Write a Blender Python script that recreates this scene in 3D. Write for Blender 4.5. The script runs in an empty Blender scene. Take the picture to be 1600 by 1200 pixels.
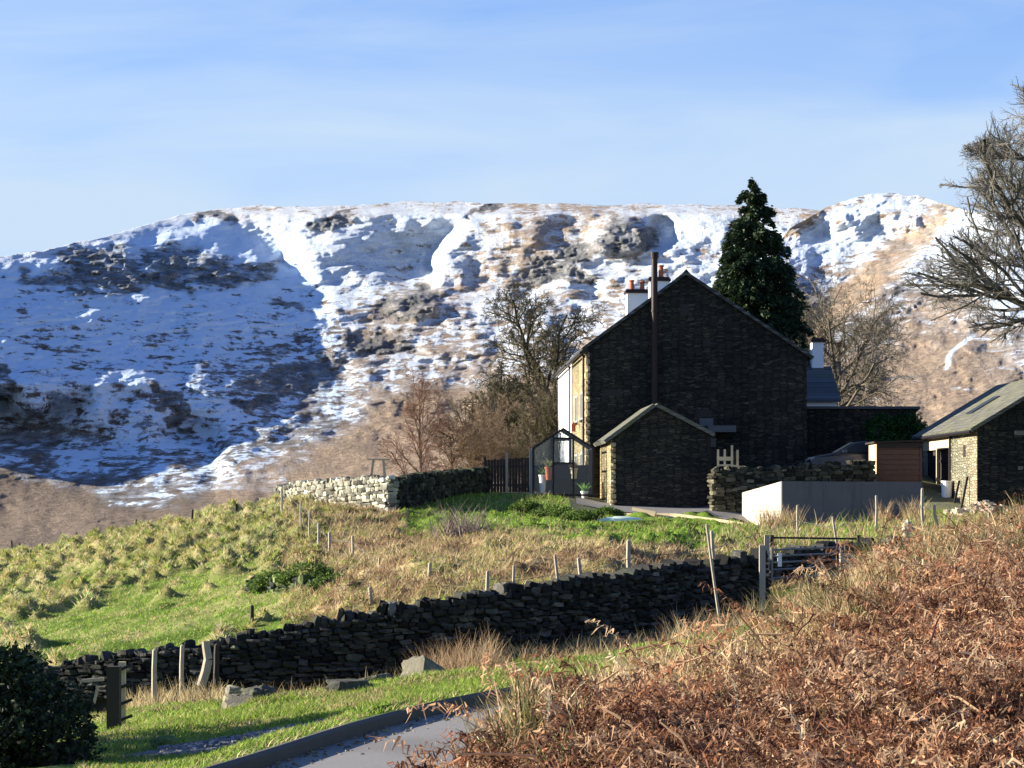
import bpy, math, random
import numpy as np
R = math.radians
scene = bpy.context.scene
COL = scene.collection

# ------------------------------------------------------------------ camera, sky, sun, exposure
F = 3600.0            # focal length in photograph pixels (photo 1600 x 1200)
CX, HOR = 800.0, 790.0  # principal column, eye-level row
cam_d = bpy.data.cameras.new('camera')
cam = bpy.data.objects.new('camera', cam_d); COL.objects.link(cam)
cam.location = (0, 0, 0); cam.rotation_euler = (R(90), 0, 0)
cam_d.sensor_width = 36.0; cam_d.lens = 36.0 * F / 1600.0
cam_d.shift_y = (HOR - 600.0) / 1600.0
cam_d.clip_start = 0.5; cam_d.clip_end = 6000
scene.camera = cam

SUN_EL, SUN_BACK = 17.5, 6.0      # sun from the left, a little behind the house
world = bpy.data.worlds.new('World'); scene.world = world; world.use_nodes = True
nt = world.node_tree; nt.nodes.clear()
wo = nt.nodes.new('ShaderNodeOutputWorld'); bg = nt.nodes.new('ShaderNodeBackground')
sky = nt.nodes.new('ShaderNodeTexSky'); sky.sky_type = 'NISHITA'; sky.sun_disc = False
sky.sun_elevation = R(SUN_EL); sky.sun_rotation = R(270 + SUN_BACK)
sky.air_density = 1.0; sky.dust_density = 0.15; sky.ozone_density = 3.0; sky.altitude = 200
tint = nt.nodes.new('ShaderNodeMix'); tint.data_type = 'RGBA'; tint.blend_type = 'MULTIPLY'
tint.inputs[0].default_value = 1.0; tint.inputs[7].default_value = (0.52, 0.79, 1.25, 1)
# thin cirrus in the sky
tc = nt.nodes.new('ShaderNodeTexCoord'); mp = nt.nodes.new('ShaderNodeMapping')
mp.inputs['Scale'].default_value = (3.0, 3.0, 15.0); mp.inputs['Rotation'].default_value = (0, R(16), 0)
nz = nt.nodes.new('ShaderNodeTexNoise'); nz.inputs['Scale'].default_value = 1.5
nz.inputs['Detail'].default_value = 5; nz.inputs['Roughness'].default_value = 0.52; nz.inputs['Distortion'].default_value = 0.5
rp = nt.nodes.new('ShaderNodeMapRange'); rp.inputs[1].default_value = 0.33; rp.inputs[2].default_value = 0.70
rp.inputs[3].default_value = 0.27; rp.inputs[4].default_value = 0.74
cl = nt.nodes.new('ShaderNodeMix'); cl.data_type = 'RGBA'; cl.inputs[7].default_value = (3.3, 4.15, 5.2, 1)
nt.links.new(tc.outputs['Generated'], mp.inputs[0]); nt.links.new(mp.outputs[0], nz.inputs['Vector'])
nt.links.new(nz.outputs['Fac'], rp.inputs[0]); nt.links.new(sky.outputs[0], tint.inputs[6])
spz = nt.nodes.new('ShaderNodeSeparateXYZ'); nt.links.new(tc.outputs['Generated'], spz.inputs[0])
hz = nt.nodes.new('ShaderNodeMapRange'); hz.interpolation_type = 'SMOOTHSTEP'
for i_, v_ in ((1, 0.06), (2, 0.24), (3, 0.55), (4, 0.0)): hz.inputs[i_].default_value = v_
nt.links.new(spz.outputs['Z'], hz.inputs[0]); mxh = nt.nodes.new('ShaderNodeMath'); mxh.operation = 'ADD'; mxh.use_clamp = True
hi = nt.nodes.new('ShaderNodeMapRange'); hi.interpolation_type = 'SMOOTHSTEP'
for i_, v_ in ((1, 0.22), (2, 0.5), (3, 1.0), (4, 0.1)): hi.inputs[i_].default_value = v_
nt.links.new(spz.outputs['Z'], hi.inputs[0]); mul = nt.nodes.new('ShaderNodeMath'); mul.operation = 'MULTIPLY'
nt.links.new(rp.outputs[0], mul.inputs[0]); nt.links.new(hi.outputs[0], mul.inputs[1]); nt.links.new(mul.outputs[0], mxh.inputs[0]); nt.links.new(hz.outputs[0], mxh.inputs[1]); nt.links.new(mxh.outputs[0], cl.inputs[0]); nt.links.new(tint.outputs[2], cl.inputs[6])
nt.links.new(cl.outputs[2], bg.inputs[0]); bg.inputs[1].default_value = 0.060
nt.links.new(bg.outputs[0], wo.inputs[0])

sd = bpy.data.lights.new('sun', 'SUN'); sd.energy = 5.0; sd.angle = R(0.5); sd.color = (1.0, 0.90, 0.74)
sun = bpy.data.objects.new('sun', sd); COL.objects.link(sun)
from mathutils import Vector
SDIR = Vector((-math.cos(R(SUN_EL)) * math.cos(R(SUN_BACK)), math.cos(R(SUN_EL)) * math.sin(R(SUN_BACK)), math.sin(R(SUN_EL))))
sun.rotation_euler = SDIR.to_track_quat('Z', 'Y').to_euler(); sun.location = (-40, 60, 60)

vs = scene.view_settings
vs.view_transform = 'Standard'; vs.look = 'None'; vs.gamma = 1; vs.exposure = 1.62
vs.use_curve_mapping = False

# ------------------------------------------------------------------ numpy helpers
rng = np.random.default_rng(7)
def hash3(ix, iy, iz, seed):
    h = (ix.astype(np.int64) * 374761393 + iy.astype(np.int64) * 668265263 + iz.astype(np.int64) * 2147483647 + seed * 974634777) & 0xffffffff
    h = ((h ^ (h >> 13)) * 1274126177) & 0xffffffff
    h = ((h ^ (h >> 16)) * 2246822519) & 0xffffffff
    return ((h ^ (h >> 15)) & 0xffffff) / float(0xffffff)
def vnoise(x, y, z=None, seed=0):
    if z is None: z = np.zeros_like(x)
    x0 = np.floor(x); y0 = np.floor(y); z0 = np.floor(z)
    fx, fy, fz = x - x0, y - y0, z - z0
    fx, fy, fz = [f * f * f * (f * (f * 6 - 15) + 10) for f in (fx, fy, fz)]
    r = 0
    for dx in (0, 1):
        for dy in (0, 1):
            for dz in (0, 1):
                w = (fx if dx else 1 - fx) * (fy if dy else 1 - fy) * (fz if dz else 1 - fz)
                r = r + w * hash3(x0 + dx, y0 + dy, z0 + dz, seed)
    return r
def fbm(x, y, z=None, seed=0, oct=5, gain=0.5, lac=2.03):
    a, s, t = 1.0, 0, 0
    for o in range(oct):
        s = s + a * vnoise(x, y, z, seed + o * 17); t += a
        x = x * lac + 3.7; y = y * lac + 1.3
        if z is not None: z = z * lac + 5.1
        a *= gain
    return s / t
def sstep(a, b, x):
    t = np.clip((x - a) / (b - a), 0, 1); return t * t * (3 - 2 * t)
def interp(x, pts):
    xs, ys = zip(*pts); return np.interp(x, xs, ys)
def P(px, row, d):
    return np.array([(px - CX) / F * d, d, (HOR - row) / F * d])
def proj(x, y, z):
    y = np.maximum(y, 0.5); return CX + F * x / y, HOR - F * z / y

# ------------------------------------------------------------------ mesh helpers
def new_obj(name, me, mat=None, parent=None):
    o = bpy.data.objects.new(name, me); COL.objects.link(o)
    if mat is not None and me is not None: me.materials.append(mat)
    if parent is not None: o.parent = parent
    return o
def tag(o, label=None, cat=None, group=None, kind=None):
    if label: o['label'] = label
    if cat: o['category'] = cat
    if group: o['group'] = group
    if kind: o['kind'] = kind
    return o
def empty(name, loc=(0, 0, 0), rz=0.0):
    o = bpy.data.objects.new(name, None); COL.objects.link(o)
    o.location = loc; o.rotation_euler = (0, 0, rz); o.empty_display_size = 0.3
    return o
class MB:
    def __init__(s): s.V = []; s.Q = []; s.T = []; s.C = []; s.n = 0
    def add(s, V, Fc, col=(1, 1, 1)):
        V = np.asarray(V, float).reshape(-1, 3); Fc = np.asarray(Fc, int)
        if len(V) == 0: return s
        c = np.asarray(col, float)
        if c.ndim == 1: c = np.broadcast_to(c, (len(V), 3))
        (s.Q if Fc.shape[1] == 4 else s.T).append(Fc + s.n)
        s.V.append(V); s.C.append(c); s.n += len(V); return s
    def build(s, name, mat, parent=None, smooth=False, attrs=None):
        V = np.concatenate(s.V); C = np.concatenate(s.C)
        Q = np.concatenate(s.Q) if s.Q else np.zeros((0, 4), int)
        T = np.concatenate(s.T) if s.T else np.zeros((0, 3), int)
        me = bpy.data.meshes.new(name)
        me.vertices.add(len(V)); me.vertices.foreach_set('co', V.astype(np.float32).ravel())
        nl = Q.size + T.size; me.loops.add(nl)
        me.loops.foreach_set('vertex_index', np.concatenate([Q.ravel(), T.ravel()]).astype(np.int32))
        me.polygons.add(len(Q) + len(T))
        st = np.concatenate([np.arange(len(Q)) * 4, Q.size + np.arange(len(T)) * 3]).astype(np.int32)
        me.polygons.foreach_set('loop_start', st)
        me.polygons.foreach_set('use_smooth', np.full(len(Q) + len(T), bool(smooth)))
        ca = me.color_attributes.new('Col', 'FLOAT_COLOR', 'POINT')
        ca.data.foreach_set('color', np.c_[C, np.ones(len(C))].astype(np.float32).ravel())
        for k, a in (attrs or {}).items():
            at = me.attributes.new(k, 'FLOAT', 'POINT'); at.data.foreach_set('value', a.astype(np.float32).ravel())
        me.update(calc_edges=True); me.validate()
        return new_obj(name, me, mat, parent)
BOXF = np.array([[0, 3, 2, 1], [4, 5, 6, 7], [0, 1, 5, 4], [1, 2, 6, 5], [2, 3, 7, 6], [3, 0, 4, 7]])
def box(x0, x1, y0, y1, z0, z1):
    return np.array([[x0, y0, z0], [x1, y0, z0], [x1, y1, z0], [x0, y1, z0], [x0, y0, z1], [x1, y0, z1], [x1, y1, z1], [x0, y1, z1]], float), BOXF
def beam(a, b, w, h=None, up=(0, 0, 1)):
    """square bar from a to b, bevelled ends left plain"""
    a, b = np.asarray(a, float), np.asarray(b, float); h = h or w
    d = b - a; d /= np.linalg.norm(d); up = np.asarray(up, float)
    if abs(d @ up) > .95: up = np.array([0, 1.0, 0])
    s = np.cross(d, up); s /= np.linalg.norm(s); u = np.cross(s, d)
    q = [(-1, -1), (1, -1), (1, 1), (-1, 1)]
    V = [p + s * i * w / 2 + u * j * h / 2 for p in (a, b) for i, j in q]
    return np.array(V), BOXF
def prism(poly, y0, y1):
    """poly in x,z (counter clockwise seen from -y), extruded along y"""
    n = len(poly); V = [(x, y0, z) for x, z in poly] + [(x, y1, z) for x, z in poly]
    return np.array(V, float), n
def add_prism(mb, poly, y0, y1, col=(1, 1, 1)):
    V, n = prism(poly, y0, y1)
    Q = [[i, (i + 1) % n, n + (i + 1) % n, n + i] for i in range(n)]
    base = mb.n
    mb.add(V, np.array(Q)[:, ::-1], col)
    for off, rev in ((0, 0), (n, 1)):
        c = V[off:off + n].mean(0); T = []
        VV = np.vstack([V[off:off + n], c])
        for i in range(n):
            t = [i, (i + 1) % n, n]; T.append(t if not rev else t[::-1])
        mb.add(VV, np.array(T), col)
    return mb
def tubes(A, B, ra, rb, n=4):
    A, B = np.asarray(A, float), np.asarray(B, float); m = len(A)
    ra = np.broadcast_to(np.asarray(ra, float), (m,)); rb = np.broadcast_to(np.asarray(rb, float), (m,))
    d = B - A; L = np.linalg.norm(d, axis=1, keepdims=True) + 1e-9; d = d / L
    up = np.where(np.abs(d[:, 2:3]) > .9, np.array([[1.0, 0, 0]]), np.array([[0, 0, 1.0]]))
    s = np.cross(d, up); s /= np.linalg.norm(s, axis=1, keepdims=True); u = np.cross(s, d)
    th = np.arange(n) * 2 * np.pi / n
    ring = s[:, None] * np.cos(th)[None, :, None] + u[:, None] * np.sin(th)[None, :, None]
    V = np.concatenate([A[:, None] + ring * ra[:, None, None], B[:, None] + ring * rb[:, None, None]], 1)
    i = np.arange(n); q = np.stack([i, (i + 1) % n, n + (i + 1) % n, n + i], 1)
    Q = (q[None] + (np.arange(m) * 2 * n)[:, None, None]).reshape(-1, 4)
    return V.reshape(-1, 3), Q
def cyl(mb, a, b, r0, r1=None, n=14, col=(1, 1, 1), cap=True):
    r1 = r0 if r1 is None else r1
    V, Q = tubes([a], [b], r0, r1, n); mb.add(V, Q, col)
    if cap:
        for k, (c, sgn) in enumerate(((a, 1), (b, -1))):
            VV = np.vstack([V[k * n:(k + 1) * n], np.asarray(c, float)])
            T = np.array([[i, (i + 1) % n, n][::-sgn] for i in range(n)]); mb.add(VV, T, col)
    return mb
def path_tube(mb, pts, r, n=6, col=(1, 1, 1)):
    pts = np.asarray(pts, float); r = np.broadcast_to(np.asarray(r, float), (len(pts),))
    V, Q = tubes(pts[:-1], pts[1:], r[:-1], r[1:], n); mb.add(V, Q, col); return mb
# rounded stone template: surface of a 3x3x3 grid
_g = [(i, j, k) for i in (-1, 0, 1) for j in (-1, 0, 1) for k in (-1, 0, 1) if (i, j, k) != (0, 0, 0)]
_gi = {p: n for n, p in enumerate(_g)}
_q = []
for ax in range(3):
    for s in (-1, 1):
        for a in (-1, 0):
            for b in (-1, 0):
                c = []
                for da, db in ((0, 0), (1, 0), (1, 1), (0, 1)):
                    p = [0, 0, 0]; p[ax] = s; p[(ax + 1) % 3] = a + da; p[(ax + 2) % 3] = b + db; c.append(_gi[tuple(p)])
                _q.append(c if s > 0 else c[::-1])
STV = np.array(_g, float); STQ = np.array(_q)
_nn = np.abs(STV).sum(1)
STV = STV * np.where(_nn == 3, 0.80, np.where(_nn == 2, 0.90, 1.0))[:, None]
def stones(C, S, rz, rx, rg, jit=0.16):
    """many rounded rough stones: centre C, half sizes S, yaw rz, tilt rx"""
    n = len(C); V = STV[None] * (1 + rg.normal(0, jit * .6, (n, 26, 1))) + rg.normal(0, jit * .5, (n, 26, 3))
    V = V * S[:, None, :]
    c, s = np.cos(rx)[:, None], np.sin(rx)[:, None]
    x, z = V[..., 0] * c + V[..., 2] * s, -V[..., 0] * s + V[..., 2] * c
    V = np.stack([x, V[..., 1], z], -1)
    c, s = np.cos(rz)[:, None], np.sin(rz)[:, None]
    V = np.stack([V[..., 0] * c - V[..., 1] * s, V[..., 0] * s + V[..., 1] * c, V[..., 2]], -1)
    V = V + C[:, None]
    Q = STQ[None] + (np.arange(n) * 26)[:, None, None]
    return V.reshape(-1, 3), Q.reshape(-1, 4)
def blades(Pn, L, W, az, lean, bend, col, segs=3, rg=rng, tipdark=None):
    """grass blades: base points, length, width, azimuth they lean to, lean from vertical, extra bend"""
    n = len(Pn); L, W, az, lean, bend = [np.broadcast_to(np.asarray(a, float), (n,)) for a in (L, W, az, lean, bend)]
    h = np.stack([np.cos(az), np.sin(az), np.zeros(n)], 1)
    fa = az + np.pi / 2 + rg.normal(0, .7, n); side = np.stack([np.cos(fa), np.sin(fa), np.zeros(n)], 1)
    pts = [Pn]; p = Pn
    for k in range(segs):
        a = lean + bend * (k + .5) / segs
        p = p + (h * np.sin(a)[:, None] + np.array([0, 0, 1.0]) * np.cos(a)[:, None]) * (L / segs)[:, None]
        pts.append(p)
    rows = []
    for k, q in enumerate(pts):
        w = W * (1 - (k / segs) ** 1.5 * 0.88) / 2
        rows += [q - side * w[:, None], q + side * w[:, None]]
    V = np.stack(rows, 1)
    q = np.array([[2 * k, 2 * k + 1, 2 * k + 3, 2 * k + 2] for k in range(segs)])
    Q = q[None] + (np.arange(n) * 2 * (segs + 1))[:, None, None]
    C = np.repeat(np.asarray(col, float)[:, None], 2 * (segs + 1), 1)
    return V.reshape(-1, 3), Q.reshape(-1, 4), C.reshape(-1, 3)
def pick(rg, pal, n, var=0.15, w=None):
    pal = np.asarray(pal, float); c = pal[rg.choice(len(pal), n, p=w)]
    return np.clip(c * np.exp(rg.normal(0, var, (n, 1))), 0.004, 0.95)

# ------------------------------------------------------------------ materials
class NT:
    def __init__(s, name):
        s.m = bpy.data.materials.new(name); s.m.use_nodes = True; s.t = s.m.node_tree; s.t.nodes.clear()
        s.o = s.n('ShaderNodeOutputMaterial'); s.b = s.n('ShaderNodeBsdfPrincipled'); s.l(s.b.outputs[0], s.o.inputs[0])
    def n(s, k, **kw):
        x = s.t.nodes.new(k)
        for a, v in kw.items(): setattr(x, a, v)
        return x
    def l(s, a, b): s.t.links.new(a, b)
    def coord(s, scale=(1, 1, 1), rot=(0, 0, 0)):
        c = s.n('ShaderNodeTexCoord'); m = s.n('ShaderNodeMapping'); m.inputs['Scale'].default_value = scale; m.inputs['Rotation'].default_value = rot
        s.l(c.outputs['Object'], m.inputs[0]); return m.outputs[0]
    def noise(s, scale, detail=4, rough=.55, vec=None, dist=0):
        x = s.n('ShaderNodeTexNoise'); x.inputs['Scale'].default_value = scale; x.inputs['Detail'].default_value = detail
        x.inputs['Roughness'].default_value = rough; x.inputs['Distortion'].default_value = dist
        s.l(vec if vec is not None else s.coord(), x.inputs['Vector']); return x.outputs['Fac']
    def ramp(s, fac, lo, hi, a=0.0, b=1.0):
        x = s.n('ShaderNodeMapRange'); x.interpolation_type = 'SMOOTHSTEP'
        for i, v in ((1, lo), (2, hi), (3, a), (4, b)): x.inputs[i].default_value = v
        s.l(fac, x.inputs[0]); return x.outputs[0]
    def mix(s, fac, a, b, mode='MIX'):
        x = s.n('ShaderNodeMix', data_type='RGBA', blend_type=mode)
        for i, v in ((0, fac), (6, a), (7, b)):
            if isinstance(v, (int, float)): x.inputs[i].default_value = v
            elif isinstance(v, tuple): x.inputs[i].default_value = (*v, 1) if len(v) == 3 else v
            else: s.l(v, x.inputs[i])
        return x.outputs[2]
    def math(s, op, a, b=0.0):
        x = s.n('ShaderNodeMath', operation=op)
        for i, v in ((0, a), (1, b)):
            if isinstance(v, (int, float)): x.inputs[i].default_value = v
            else: s.l(v, x.inputs[i])
        return x.outputs[0]
    def attr(s, name): return s.n('ShaderNodeAttribute', attribute_name=name)
    def bump(s, h, strength=.5, dist=.02):
        x = s.n('ShaderNodeBump'); x.inputs['Strength'].default_value = strength; x.inputs['Distance'].default_value = dist
        s.l(h, x.inputs['Height']); s.l(x.outputs[0], s.b.inputs['Normal'])
    def col(s, c):
        if isinstance(c, tuple): s.b.inputs['Base Color'].default_value = (*c, 1)
        else: s.l(c, s.b.inputs['Base Color'])
    def set(s, rough=.8, metal=0, spec=.3):
        s.b.inputs['Roughness'].default_value = rough; s.b.inputs['Metallic'].default_value = metal
        s.b.inputs['Specular IOR Level'].default_value = spec; return s.m
def plain(name, c, var=.25, scale=6, rough=.75, metal=0, spec=.3, bump=0.0, bscale=40):
    m = NT(name); f = m.noise(scale, 5)
    m.col(m.mix(f, tuple(x * (1 - var) for x in c), tuple(min(1, x * (1 + var)) for x in c)))
    if bump: m.bump(m.noise(bscale, 4), bump, .01)
    return m.set(rough, metal, spec)
def leafy(name, trans=.3, rough=.7):
    """thin vegetation: colour from the mesh (species / dead or green), some light passing through"""
    m = NT(name); a = m.attr('Col').outputs['Color']; m.col(a); m.set(rough, 0, .2)
    t = m.n('ShaderNodeBsdfTranslucent'); m.l(a, t.inputs[0]); mx = m.n('ShaderNodeMixShader'); mx.inputs[0].default_value = trans
    m.l(m.b.outputs[0], mx.inputs[1]); m.l(t.outputs[0], mx.inputs[2]); m.l(mx.outputs[0], m.o.inputs[0]); return m.m
M = {}
M['leaf'] = leafy('vegetation_blades', .42)
M['leafdark'] = leafy('evergreen_leaves', .12, .55)
m = NT('bark'); a = m.attr('Col').outputs['Color']
m.col(m.mix(m.noise(9, 4), m.mix(1.0, a, (.6, .6, .6), 'MULTIPLY'), m.mix(1.0, a, (1.5, 1.5, 1.4), 'MULTIPLY'))); M['bark'] = m.set(.9, 0, .1)
m = NT('dry_stone'); a = m.attr('Col').outputs['Color']; f = m.noise(14, 6, .65); g = m.ramp(m.noise(5.5, 4), .52, .68)
c = m.mix(f, m.mix(1.0, a, (.55, .55, .55), 'MULTIPLY'), m.mix(1.0, a, (1.45, 1.45, 1.4), 'MULTIPLY'))
m.col(m.mix(m.math('MULTIPLY', g, .6), c, m.mix(1.0, a, (2.1, 2.15, 1.75), 'MULTIPLY'))); m.bump(m.noise(30, 5, .7), .7, .03); M['stone'] = m.set(.92, 0, .15)
def masonry(name, tones, mortar, bw, bh, bump=.9, dark=1.0):
    """coursed rubble: brick pattern bent by noise, each stone its own tone"""
    m = NT(name); c = m.n('ShaderNodeTexCoord'); nz = m.n('ShaderNodeTexNoise'); nz.inputs['Scale'].default_value = 2.2; nz.inputs['Detail'].default_value = 3
    m.l(c.outputs['Object'], nz.inputs['Vector'])
    sep = m.n('ShaderNodeSeparateXYZ'); m.l(c.outputs['Object'], sep.inputs[0])
    s2 = m.n('ShaderNodeSeparateColor'); m.l(nz.outputs['Color'], s2.inputs[0])
    xy = m.math('ADD', sep.outputs['X'], sep.outputs['Y'])
    u = m.math('ADD', xy, m.math('MULTIPLY', s2.outputs[0], .28)); v = m.math('ADD', sep.outputs['Z'], m.math('MULTIPLY', s2.outputs[1], .16))
    cmb = m.n('ShaderNodeCombineXYZ'); m.l(u, cmb.inputs[0]); m.l(v, cmb.inputs[1])
    sc_ = m.n('ShaderNodeVectorMath', operation='MULTIPLY'); m.l(cmb.outputs[0], sc_.inputs[0]); sc_.inputs[1].default_value = (1 / bw, 1 / bh, 1)
    vo = m.n('ShaderNodeTexVoronoi', voronoi_dimensions='2D'); vo.inputs['Scale'].default_value = 1; vo.inputs['Randomness'].default_value = .72; m.l(sc_.outputs[0], vo.inputs['Vector'])
    ve = m.n('ShaderNodeTexVoronoi', voronoi_dimensions='2D', feature='DISTANCE_TO_EDGE'); ve.inputs['Scale'].default_value = 1; ve.inputs['Randomness'].default_value = .72; m.l(sc_.outputs[0], ve.inputs['Vector'])
    sv = m.n('ShaderNodeSeparateColor'); m.l(vo.outputs['Color'], sv.inputs[0]); gap = m.ramp(ve.outputs['Distance'], .0, .14)
    cc = m.mix(sv.outputs[0], tones[1], tones[0]); cc = m.mix(m.ramp(sv.outputs[1], .78, .95, 0, .7), cc, tuple(t * 1.7 for t in tones[0])); cc = m.mix(gap, mortar, cc)
    f = m.noise(7, 6, .65); cc = m.mix(f, m.mix(1.0, cc, (.6, .6, .6), 'MULTIPLY'), m.mix(1.0, cc, (1.4, 1.4, 1.35), 'MULTIPLY'))
    cc = m.mix(m.ramp(m.noise(.35, 5), .42, .62, 0, .75), cc, m.mix(1.0, cc, (.5, .62, .66), 'MULTIPLY'))
    m.col(cc); h = m.math('ADD', m.math('MULTIPLY', m.noise(12, 5, .7), .5), gap); m.bump(h, bump, .04)
    return m.set(.92, 0, .15)
M['shaded_stone'] = masonry('shaded_coursed_stone', ((.056, .049, .038), (.020, .021, .021)), (.013, .013, .012), .34, .085)  # stone of the gables, their shade painted in as a darker tone
M['sunlit_stone'] = masonry('sunlit_coursed_stone', ((.42, .32, .18), (.25, .19, .11)), (.16, .12, .08), .34, .11)  # same house stone for the sunlit sides, sunlight put into a paler colour
M['sunlit_barnstone'] = masonry('sunlit_barn_rubble', ((.36, .30, .21), (.2, .17, .12)), (.12, .1, .07), .34, .11)  # paler copy for the barn's sunlit side; its gables take the shade-darkened stone
M['white'] = plain('white_render', (.80, .79, .76), .05, 3, .8, bump=.2)
m = NT('grey_render'); k = m.mix(m.noise(1.4, 5), (.105, .104, .107), (.145, .143, .146)); k = m.mix(m.ramp(m.noise(1.0, 5, .6, m.coord((3.5, 3.5, .35))), .48, .72, 0, .55), k, (.065, .068, .06)); m.col(k); m.bump(m.noise(50, 4), .35, .01); M['greyrender'] = m.set(.9)
def slates(name, base, moss, mossy):
    m = NT(name); c = m.n('ShaderNodeTexCoord'); sp = m.n('ShaderNodeSeparateXYZ'); m.l(c.outputs['Object'], sp.inputs[0]); cb = m.n('ShaderNodeCombineXYZ')
    m.l(sp.outputs['Y'], cb.inputs[0]); m.l(m.math('MULTIPLY', sp.outputs['Z'], 1.85), cb.inputs[1]); b = m.n('ShaderNodeTexBrick'); b.inputs['Scale'].default_value = 1; b.inputs['Brick Width'].default_value = .34; b.inputs['Row Height'].default_value = .26; b.inputs['Mortar Size'].default_value = .014; b.inputs['Mortar Smooth'].default_value = .4
    b.inputs['Color1'].default_value = (*[v * 1.3 for v in base], 1); b.inputs['Color2'].default_value = (*[v * .7 for v in base], 1); b.inputs['Mortar'].default_value = (*[v * .35 for v in base], 1); m.l(cb.outputs[0], b.inputs['Vector'])
    k = m.mix(m.noise(9, 5), b.outputs['Color'], m.mix(1.0, b.outputs['Color'], (1.35, 1.35, 1.3), 'MULTIPLY')); k = m.mix(m.ramp(m.noise(1.1, 6, .65), .46, .66, 0, mossy), k, moss); m.col(k)
    m.bump(m.math('SUBTRACT', m.math('MULTIPLY', m.noise(14, 4), .5), b.outputs['Fac']), .8, .025); return m.set(.85, 0, .2)
M['slate'] = slates('roof_slate', (.07, .073, .08), (.09, .10, .05), .35)
M['mossyslate'] = slates('mossy_slate', (.105, .105, .09), (.13, .135, .06), .7)
M['black'] = plain('black_metal', (.018, .016, .018), .3, 8, .45, .3)
M['flue'] = plain('rusty_flue', (.026, .015, .014), .4, 3, .55, .2)
M['terracotta'] = plain('terracotta', (.42, .13, .06), .3, 9, .8)
M['darkwood'] = plain('dark_wood', (.035, .028, .024), .35, 12, .8, bump=.3)
M['greywood'] = plain('weathered_wood', (.34, .30, .23), .3, 14, .85, bump=.4)
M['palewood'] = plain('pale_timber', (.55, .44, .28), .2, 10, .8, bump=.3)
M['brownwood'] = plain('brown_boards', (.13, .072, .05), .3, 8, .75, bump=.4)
M['lead'] = plain('grey_slab', (.10, .105, .11), .2, 5, .7)
M['green_plastic'] = plain('pale_green_plastic', (.62, .76, .62), .12, 3, .4)
M['concrete'] = plain('kerb_concrete', (.085, .08, .082), .2, 10, .9, bump=.4)
M['wire'] = plain('fence_wire', (.2, .2, .2), .1, 5, .5, .8)
M['galv'] = plain('galvanised_steel', (.16, .17, .18), .2, 9, .45, .6)
M['glasspane'] = None
m = NT('greenhouse_glass'); m.set(.05, 0, .5); tr = m.n('ShaderNodeBsdfTransparent'); tr.inputs[0].default_value = (.86, .9, .9, 1)
gl = m.n('ShaderNodeBsdfGlossy'); gl.inputs['Roughness'].default_value = .06; mx = m.n('ShaderNodeMixShader'); mx.inputs[0].default_value = .05
m.l(tr.outputs[0], mx.inputs[1]); m.l(gl.outputs[0], mx.inputs[2]); m.l(mx.outputs[0], m.o.inputs[0]); M['glass'] = m.m
m = NT('dark_glazing'); m.col((.02, .025, .03)); M['window'] = m.set(.5, 0, .15)
m = NT('windscreen'); m.col((.05, .07, .09)); M['screen'] = m.set(.05, 0, 1.0)
m = NT('car_paint'); m.col((.014, .024, .05)); m.b.inputs['Coat Weight'].default_value = .25; M['carpaint'] = m.set(.35, .3, .5)
m = NT('rubber'); m.col((.015, .015, .015)); M['rubber'] = m.set(.85)
# ------------------------------------------------------------------ the near ground: a height field
# control points: photograph column, row and distance of spots on the ground
GP = [  # px,row,d
 # road and verge
 (560,1150,16),(430,1200,14),(720,1110,18),(300,1210,13.5),(-300,1290,11),(650,1066,30),(540,1085,28),(380,1105,27),(900,1040,30),(800,1058,26),
 (450,1142,20.5),(300,1172,20),(1000,1016,33),(150,1150,30),(100,1195,18),(0,1160,26),(-400,1180,28),(-200,1250,15),(220,1110,36),
 # foot of the field wall
 (60,1100,50),(200,1086,50),(340,1072,49),(450,1062,49),(620,1042,48),(750,1035,46),(880,1010,47),(1000,985,49),(1100,965,51),(1190,950,52),(1330,895,55),
 (-300,1120,50),(1500,880,56),
 # field behind the wall
 (0,1022,60),(150,1008,58),(350,972,58),(480,945,57),(560,930,56),(640,920,55),(760,905,55),(900,892,54),(1050,885,55),(1180,872,57),(1300,856,62),
 (0,950,75),(200,930,72),(400,880,72),(0,882,94),(150,852,94),(300,822,93),(430,800,92),(-300,960,94),(-300,1060,60),
 # bank below the house
 (600,868,70),(480,850,80),(470,815,86),(620,797,88),(700,802,88),(690,840,80),(780,777,94),(760,850,74),(900,835,78),(900,806,88),(1050,850,75),(1080,826,86),(1150,828,82),
 (1300,824,83),(1300,845,68),(1440,815,84),(1440,842,66),(1600,806,84),(1900,806,84),(1560,802,90),
 # terrace of the house
 (950,806,90),(1100,806,90),(930,787,95),(1000,787,96),(1100,788,96),(860,772,97),(900,775,99),(820,768,101),(740,768,100),(640,765,98),(470,770,98),
 (1000,785,110),(1000,780,125),(1200,785,125),
 # right bank (bracken)
 (690,1178,9.3),(640,1280,9),(725,1122,9.7),(785,1100,10.1),(850,1128,10.3),(930,1112,10.4),(1000,1102,10.5),(1200,1058,12),(1300,975,13.5),(1400,902,16),(1500,862,18),(1600,850,20),(1000,1210,8.8),(1200,1160,9.5),(1200,1300,7.5),
 (1400,1060,11.5),(1600,1000,12.5),(1600,1290,7.5),(1400,1290,7.3),(1600,925,15.5),(2000,1000,11),(2000,848,20),(1900,1310,7.5),(900,1330,7.8),
]
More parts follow.
